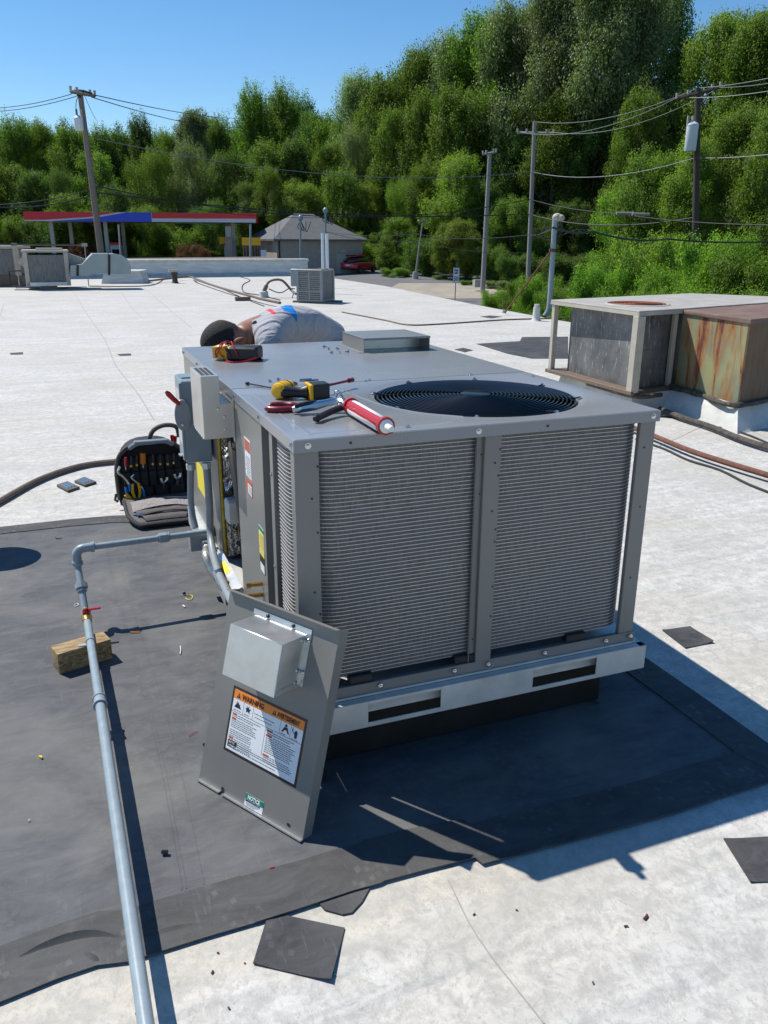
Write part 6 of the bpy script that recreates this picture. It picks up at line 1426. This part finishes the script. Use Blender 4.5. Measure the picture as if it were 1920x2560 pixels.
def crown_mesh(name,kind,seed,nl,leaf):
    rg=np.random.default_rng(seed)
    def sph(n): v=rg.normal(size=(n,3)); return v/np.linalg.norm(v,axis=1)[:,None]
    lobes=[]
    if kind in('broad','poplar','spiky','willow'):
        W_={'broad':.34,'poplar':.27,'spiky':.25,'willow':.36}[kind]; nlb={'broad':26,'poplar':40,'spiky':34,'willow':22}[kind]
        for i in range(nlb):
            z=rg.uniform(.10,.97); prof=math.sin(math.pi*min(1,(z+.06)/1.08)**(.85 if kind!='spiky' else .65))**.65
            a=rg.uniform(0,2*math.pi); rr=W_*prof*rg.uniform(.45,1.0); r=rg.uniform(.07,.13)*(1 if kind!='poplar' else .8)*(.6+.5*prof)
            lobes.append((rr*math.cos(a),rr*math.sin(a),z-.03 if z>.9 else z,r))
    else:
        for i in range(30):
            a=rg.uniform(0,2*math.pi); rr=.5*math.sqrt(rg.uniform(0,1)); z=rg.uniform(.1,.86)*math.sqrt(max(.05,1-(rr/.56)**2)); lobes.append((rr*math.cos(a),rr*math.sin(a),z,rg.uniform(.09,.17)))
    Lb=np.array(lobes); wgt=Lb[:,3]**2; wgt/=wgt.sum()
    # clumps on lobes
    ncl=nl//{'broad':22,'poplar':16,'spiky':24,'willow':26,'bush':20}[kind]
    li=rg.choice(len(Lb),ncl,p=wgt); dirs=sph(ncl); dirs[:,2]=dirs[:,2]*.9+.12
    rad=Lb[li,3]*(rg.uniform(.35,1.38,ncl))
    cc=Lb[li,:3]+dirs*rad[:,None]
    per=nl//ncl; csz={'broad':.019,'poplar':.015,'spiky':.010,'willow':.010,'bush':.024}[kind]
    P=np.repeat(cc,per,0); D=np.repeat(dirs,per,0); n=len(P)
    P=P+rg.normal(size=(n,3))*csz
    if kind=='spiky':
        t=rg.uniform(0,1,n); ax=np.repeat(dirs*.5+np.array([0,0,.9]),per,0); P=P+ax*(t[:,None]*.062); P-=rg.normal(size=(n,3))*csz*t[:,None]*.6
    if kind=='willow':
        t=rg.uniform(0,1,n)**.8; ln=np.repeat(rg.uniform(.05,.2,ncl),per); P[:,2]-=t*ln; P[:,:2]+=D[:,:2]*.02
    P[:,2]=np.maximum(P[:,2],.012)
    nrm=D*.8+sph(n)*.9; nrm[:,2]+=.35; nrm/=np.linalg.norm(nrm,axis=1)[:,None]
    tg=np.cross(nrm,sph(n)); tg/=np.linalg.norm(tg,axis=1)[:,None]; bt=np.cross(nrm,tg)
    s=leaf*rg.uniform(.6,1.25,n)[:,None]
    asp=.55 if kind!='willow' else .3
    V=np.stack([P-tg*s,P-bt*s*asp+nrm*s*.15,P+tg*s,P+bt*s*asp+nrm*s*.15],1).reshape(-1,3)
    me=bpy.data.meshes.new(name); me.vertices.add(4*n); me.vertices.foreach_set('co',V.ravel().astype(np.float32))
    me.loops.add(4*n); me.loops.foreach_set('vertex_index',np.arange(4*n,dtype=np.int32)); me.polygons.add(n); me.polygons.foreach_set('loop_start',np.arange(0,4*n,4,dtype=np.int32)); me.polygons.foreach_set('loop_total',np.full(n,4,dtype=np.int32))
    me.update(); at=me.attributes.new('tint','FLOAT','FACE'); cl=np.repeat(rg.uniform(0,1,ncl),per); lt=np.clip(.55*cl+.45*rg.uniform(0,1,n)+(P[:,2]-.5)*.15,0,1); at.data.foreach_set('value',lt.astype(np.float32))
    return me
def trunk_mesh(name,kind,seed):
    rg=random.Random(seed); b=MB(); hgt_=.8 if kind!='bush' else .5
    pts=smooth([(0,0,-.03),(rg.uniform(-.01,.01),0,hgt_*.35),(rg.uniform(-.03,.03),rg.uniform(-.02,.02),hgt_*.7),(rg.uniform(-.04,.04),0,hgt_)],4); r0=.018 if kind!='bush' else .012
    b.tube(pts,[r0*(1-.8*i/len(pts)) for i in range(len(pts))],7)
    for k in range(9):
        i=rg.randint(3,len(pts)-3); a=rg.uniform(0,6.28); l=rg.uniform(.12,.26); p=pts[i]; b.tube([p,p+Vector((math.cos(a)*l*.5,math.sin(a)*l*.5,l*.45)),p+Vector((math.cos(a)*l,math.sin(a)*l,l*.75))],[.007,.005,.002],5)
    me=bpy.data.meshes.new(name); me.from_pydata([tuple(v) for v in b.v],[],b.f); me.materials.append(M['bark']); me.shade_smooth(); return me
M['bark']=mat('bark',(.10,.08,.06),.9,0,.3,8)
PROTO={}
for kind,seed,nl,leaf in (('broad',1,66000,.0082),('broad',2,66000,.0082),('poplar',3,84000,.0064),('poplar',4,84000,.0064),('spiky',5,66000,.0070),('spiky',6,66000,.0070),('willow',7,64000,.0078),('bush',8,60000,.0112),('bush',9,60000,.0112)):
    PROTO.setdefault(kind,[]).append((nl,leaf,seed))
CM={}
def crown_for(kind,var,colr):
    k=(kind,var,colr)
    if k not in CM:
        base=(kind,var)
        if base not in CM: nl,leaf,seed=PROTO[kind][var]; CM[base]=(crown_mesh('crown',kind,seed,nl,leaf),trunk_mesh('trunk',kind,seed))
        me,tr=CM[base]
        if not me.materials: me.materials.append(LM[colr]); CM[k]=(me,tr)
        else:
            # same mesh, other leaf colour: the material is set per object
            CM[k]=(me,tr)
    return CM[k]
rgt=random.Random(42)
def tree(x,top,D,wd,kind,colr,lab,var=None,group='trees of the wood behind the road',name='tree',cat='tree',base_z=None):
    # x, top, wd in display pixels (1659 wide)
    P=wp(x,595 if base_z is None else base_z,D); P.z=hgt(D)-.1 if base_z is None else P.z
    H_=wp(x,top,D).z-P.z
    var=rgt.randrange(len(PROTO[kind])) if var is None else var
    cm_,tm_=crown_for(kind,var,colr)
    wm=wd*1.157/F*D; nat={'broad':.80,'poplar':.66,'spiky':.6,'willow':.84,'bush':1.15}[kind]*H_
    t=thing(name,lab,cat,tuple(P),group); t.rotation_euler=(0,0,rgt.uniform(0,6.28)); sxy=H_*min(1.9,max(.6,wm/nat)); t.scale=(sxy,sxy,H_)
    for nm,me in(('crown',cm_),('trunk',tm_)):
        o=bpy.data.objects.new(nm,me); COL.objects.link(o); o.parent=t
        if nm=='crown': o.material_slots[0].link='OBJECT'; o.material_slots[0].material=LM[colr]
    return t
KN={'broad':'rounded','poplar':'tall','spiky':'plumed','willow':'drooping','bush':'leafy'}
CN={'green':'mid green','dark':'dark green','yellow':'yellow green','silver':'silvery green','bright':'bright green','brown':'dry brown'}
back=[(15,262,120,110,'broad','green'),(70,258,116,90,'spiky','green'),(122,268,118,90,'poplar','green'),(188,258,114,95,'broad','green'),(245,288,120,80,'spiky','green'),(288,268,122,80,'broad','dark'),(328,264,118,60,'spiky','dark'),(385,288,120,100,'broad','green'),(437,230,112,90,'poplar','silver'),(492,258,116,80,'spiky','green'),(560,203,104,110,'spiky','green'),(620,202,103,100,'spiky','green'),(675,236,110,80,'poplar','dark'),(722,238,108,80,'broad','green'),(775,160,100,120,'poplar','silver'),(838,140,98,110,'broad','green'),(905,100,96,140,'poplar','green'),(968,62,95,120,'poplar','silver'),(1015,12,92,130,'poplar','green'),(1085,-10,90,150,'poplar','silver'),(1165,-60,88,170,'poplar','silver'),(1255,-95,86,200,'poplar','silver'),(1345,-60,88,150,'poplar','silver'),(1490,22,84,110,'poplar','yellow'),(1560,20,82,130,'poplar','green'),(1650,-12,80,160,'poplar','green'),(1740,-40,80,160,'broad','green'),(-60,270,116,110,'broad','green'),(-160,250,116,130,'poplar','green'),(-270,240,116,130,'broad','dark'),(1860,-80,84,200,'poplar','silver'),(1990,-40,84,180,'broad','green')]
midr=[(40,345,104,120,'broad','green'),(100,372,102,110,'broad','dark'),(160,360,100,110,'willow','dark'),(225,330,100,120,'broad','green'),(270,395,96,100,'broad','dark'),(350,312,98,140,'willow','green'),(430,300,98,130,'willow','silver'),(505,318,96,110,'broad','dark'),(585,320,95,140,'spiky','green'),(650,300,96,120,'spiky','dark'),(715,310,94,120,'broad','green'),(775,262,94,130,'willow','silver'),(850,235,92,140,'broad','green'),(905,215,90,120,'spiky','green'),(965,205,88,150,'spiky','green'),(1030,180,88,150,'broad','green'),(1105,270,86,130,'broad','dark'),(1180,210,84,160,'poplar','green'),(1265,250,84,150,'broad','dark'),(1350,200,80,140,'poplar','green')]
low=[(15,430,92,110,'bush','green'),(90,445,92,110,'bush','dark'),(165,420,92,110,'broad','green'),(245,425,90,110,'bush','dark'),(320,440,92,120,'willow','green'),(400,455,92,120,'bush','green'),(465,430,92,110,'willow','dark'),(540,395,90,100,'broad','dark'),(585,362,88,100,'broad','green'),(655,385,88,110,'broad','yellow'),(740,370,88,110,'spiky','green'),(800,400,88,100,'broad','yellow'),(860,380,86,110,'willow','green'),(925,340,84,120,'broad','green'),(985,335,80,130,'spiky','yellow'),(1045,390,78,110,'broad','dark'),(1100,420,76,110,'broad','green'),(1160,440,78,110,'bush','dark'),(1225,430,80,120,'broad','dark'),(780,480,84,90,'bush','yellow'),(860,470,80,110,'broad','green'),(925,480,76,100,'bush','dark'),(985,470,72,110,'broad','yellow'),(1050,500,72,90,'bush','green'),(1110,520,70,90,'bush','dark'),(1175,530,70,110,'bush','dark'),(1240,520,70,120,'bush','dark')]
right=[(1075,610,52,80,'bush','bright'),(1120,580,50,90,'bush','green'),(1170,560,47,110,'bush','bright'),(1235,565,45,120,'bush','green'),(1300,520,44,130,'bush','bright'),(1330,400,56,140,'broad','bright'),(1395,310,54,170,'broad','green'),(1470,300,52,150,'poplar','yellow'),(1395,440,46,140,'bush','yellow'),(1560,240,54,190,'poplar','green'),(1650,230,50,180,'broad','green'),(1460,500,40,150,'bush','bright'),(1540,430,41,150,'bush','bright'),(1620,410,40,170,'bush','bright'),(1700,400,38,170,'bush','green'),(1360,560,36,130,'bush','green'),(1440,575,33,140,'bush','bright'),(1530,560,31,150,'bush','bright'),(1620,560,30,160,'bush','green'),(1250,620,36,120,'bush','bright'),(1720,560,30,150,'bush','bright'),(1130,640,40,90,'bush','green'),(1190,650,38,90,'bush','bright'),(1800,300,50,200,'broad','green'),(1320,620,32,110,'bush','green')]
def zone(x):
    return 'above the canopy left end' if x<110 else 'behind the leaning pole' if x<260 else 'over the canopy middle' if x<470 else 'over the tan shop' if x<760 else 'behind the light standard' if x<980 else 'behind the short pole' if x<1100 else 'behind the tall slender pole' if x<1230 else 'left of the dark pole' if x<1480 else 'behind the dark pole' if x<1600 else 'at the right edge'
cnt={}
def LAB(colr,kind,bush,row,x,D):
    if row.startswith('near'): row='near the roof' if D<45 else 'by the road'
    return f"{CN[colr]} {KN[kind]} {'bush' if bush else 'tree'} {row} {zone(x)}"
far=[(x+38,top+22,D+20,wd+30,kind,'dark' if i%2 else 'green') for i,(x,top,D,wd,kind,colr) in enumerate(back)]
allt=[(r_,'farthest back') for r_ in far]+[(r_,'in the back row') for r_ in back]+[(r_,'in the middle row') for r_ in midr]+[(r_,'low down') for r_ in low]+[(r_,'near the roof edge') for r_ in right]
used={}
for (x,top,D,wd,kind,colr),row in allt:
    bush=kind=='bush'; lab=LAB(colr,kind,bush,row,x,D)
    used.setdefault(lab,[]).append(x)
seen={}
for (x,top,D,wd,kind,colr),row in allt:
    bush=kind=='bush'; lab=LAB(colr,kind,bush,row,x,D)
    xs=sorted(used[lab]); 
    if len(xs)>1: i=xs.index(x); n_=len(xs); lab=({2:['left','right'],3:['left','middle','right'],4:['first','second','third','fourth']}[n_][i])+' '+lab
    tree(x,top,D,wd,kind,colr,lab,None,'bushes by the wood edge' if bush else 'trees of the wood behind the road','bush' if bush else 'tree','bush' if bush else 'tree')
# dry brown shrubs and weeds by the station
for x,top,D,wd,lab in((185,508,80,70,'dry brown shrub left of the leaning pole beneath the canopy'),(418,508,76,75,'dry brown shrub beneath the right half of the canopy')):
    tree(x,top,D,wd,'bush','brown',lab,0,'dry brown shrubs','shrub','shrub')
for x,top,D,wd,c_,lab in((330,538,82,110,'yellow','low pale weeds beneath the middle of the canopy'),(370,535,82,100,'bright','low bright weeds left of the right brown shrub'),(105,535,84,120,'dark','low dark weeds under the left end of the canopy'),(270,545,84,90,'green','low green weeds right of the leaning pole'),(480,530,86,100,'dark','dark weeds left of the yellow awning'),(855,570,74,60,'green','small weedy bush right of the utility cabinet'),(1010,600,68,60,'green','weedy clump left of the short pole foot'),(1075,598,66,90,'silver','pale weedy clump right of the short pole foot'),(950,590,72,90,'green','weedy clump right of the light standard')):
    tree(x,top,D,wd,'bush',c_,lab,1,'weeds at the lot edge','weed_clump','weeds')

# ================================================================== SMALL SCRAPS
def scrap(pts,r,m,lab,z=.009,n=5):
    P=[gz(x,y,z+r) for x,y in pts]; b=MB(); b.tube(smooth(P,4) if len(P)>2 else P,r,n); return tag(b.build('scrap',m),lab,'scrap','scraps lying around the unit')
scrap(((466,1490),(474,1487),(481,1490),(479,1497),(470,1499),(464,1495)),.0016,'label_yellow','small yellow cable tie ring on the black sheet right of the gas pipe')
scrap(((458,1484),(463,1482)),.006,'black_plastic','tiny black plug just left of the yellow ring')
scrap(((457,1513),(463,1517)),.003,'paper','short white stub just below the yellow ring')
scrap(((326,1580),(338,1580),(350,1579)),.0028,'orange','orange brown wire stub with a white core near the timber block')
scrap(((451,1615),(452,1625),(450,1635)),.0018,'paper','thin white curl of wire left of the leaning panel top')
scrap(((184,1513),(192,1508),(196,1512),(186,1516)),.0016,'paper','crumpled white scrap left of the gas pipe riser')
scrap(((138,1343),(145,1346),(154,1345)),.0022,'dark_red','dark leaf scrap near the top left of the black sheet')
scrap(((404,2130),(420,2130)),.006,'black_plastic','black plastic cap on the sheet between the pipe shadow and the panel')
scrap(((675,2171),(686,2168)),.0022,'red','tiny red wire piece below the leaning panel')
scrap(((472,1840),(480,1834),(494,1828)),.0012,'red','thin red thread left of the leaning panel')
scrap(((508,1862),(513,1860)),.005,'black_plastic','small black nut shape beside the left edge of the leaning panel')
scrap(((98,1890),(104,1892),(102,1895)),.003,'label_yellow','pale yellow crumb on the open left part of the black sheet')
scrap(((70,2051),(75,2050)),.002,'paper','white crumb at the far left of the black sheet')
scrap(((834,2430),(836,2438)),.003,'green','green scrap at the right edge of the curling square patch',.001)
for x,y,k in((545,2382,0),(532,2430,1),(612,2408,2),(571,2520,3),(1185,2286,4),(1292,2275,5),(1617,2292,6),(1565,2316,7),(1482,2457,8),(342,2535,10)):
    a=k*1.3; q_=(.5,.9,.4,.7,.6,.5,1.5,.9,.7,.6,.8)[k]; scrap(((x-6*q_*math.cos(a),y-4*q_*math.sin(a)),(x,y-2*q_),(x+6*q_*math.cos(a+.9),y+4*q_*math.sin(a+.4))),.0016*(.7+q_),'rust_pipe',('dry brown leaf crumb on the white roof, '+('above the curling patch','left of the curling patch','beside the curling patch','below the curling patch','on the seam line','near the seam line','largest at lower right','second at lower right','alone at the bottom right','in mid foreground','beside the gas pipe','at the patch corner','near the bottom seam','by the bottom edge')[k]),.0005,4)
M['stick']=M['wood']
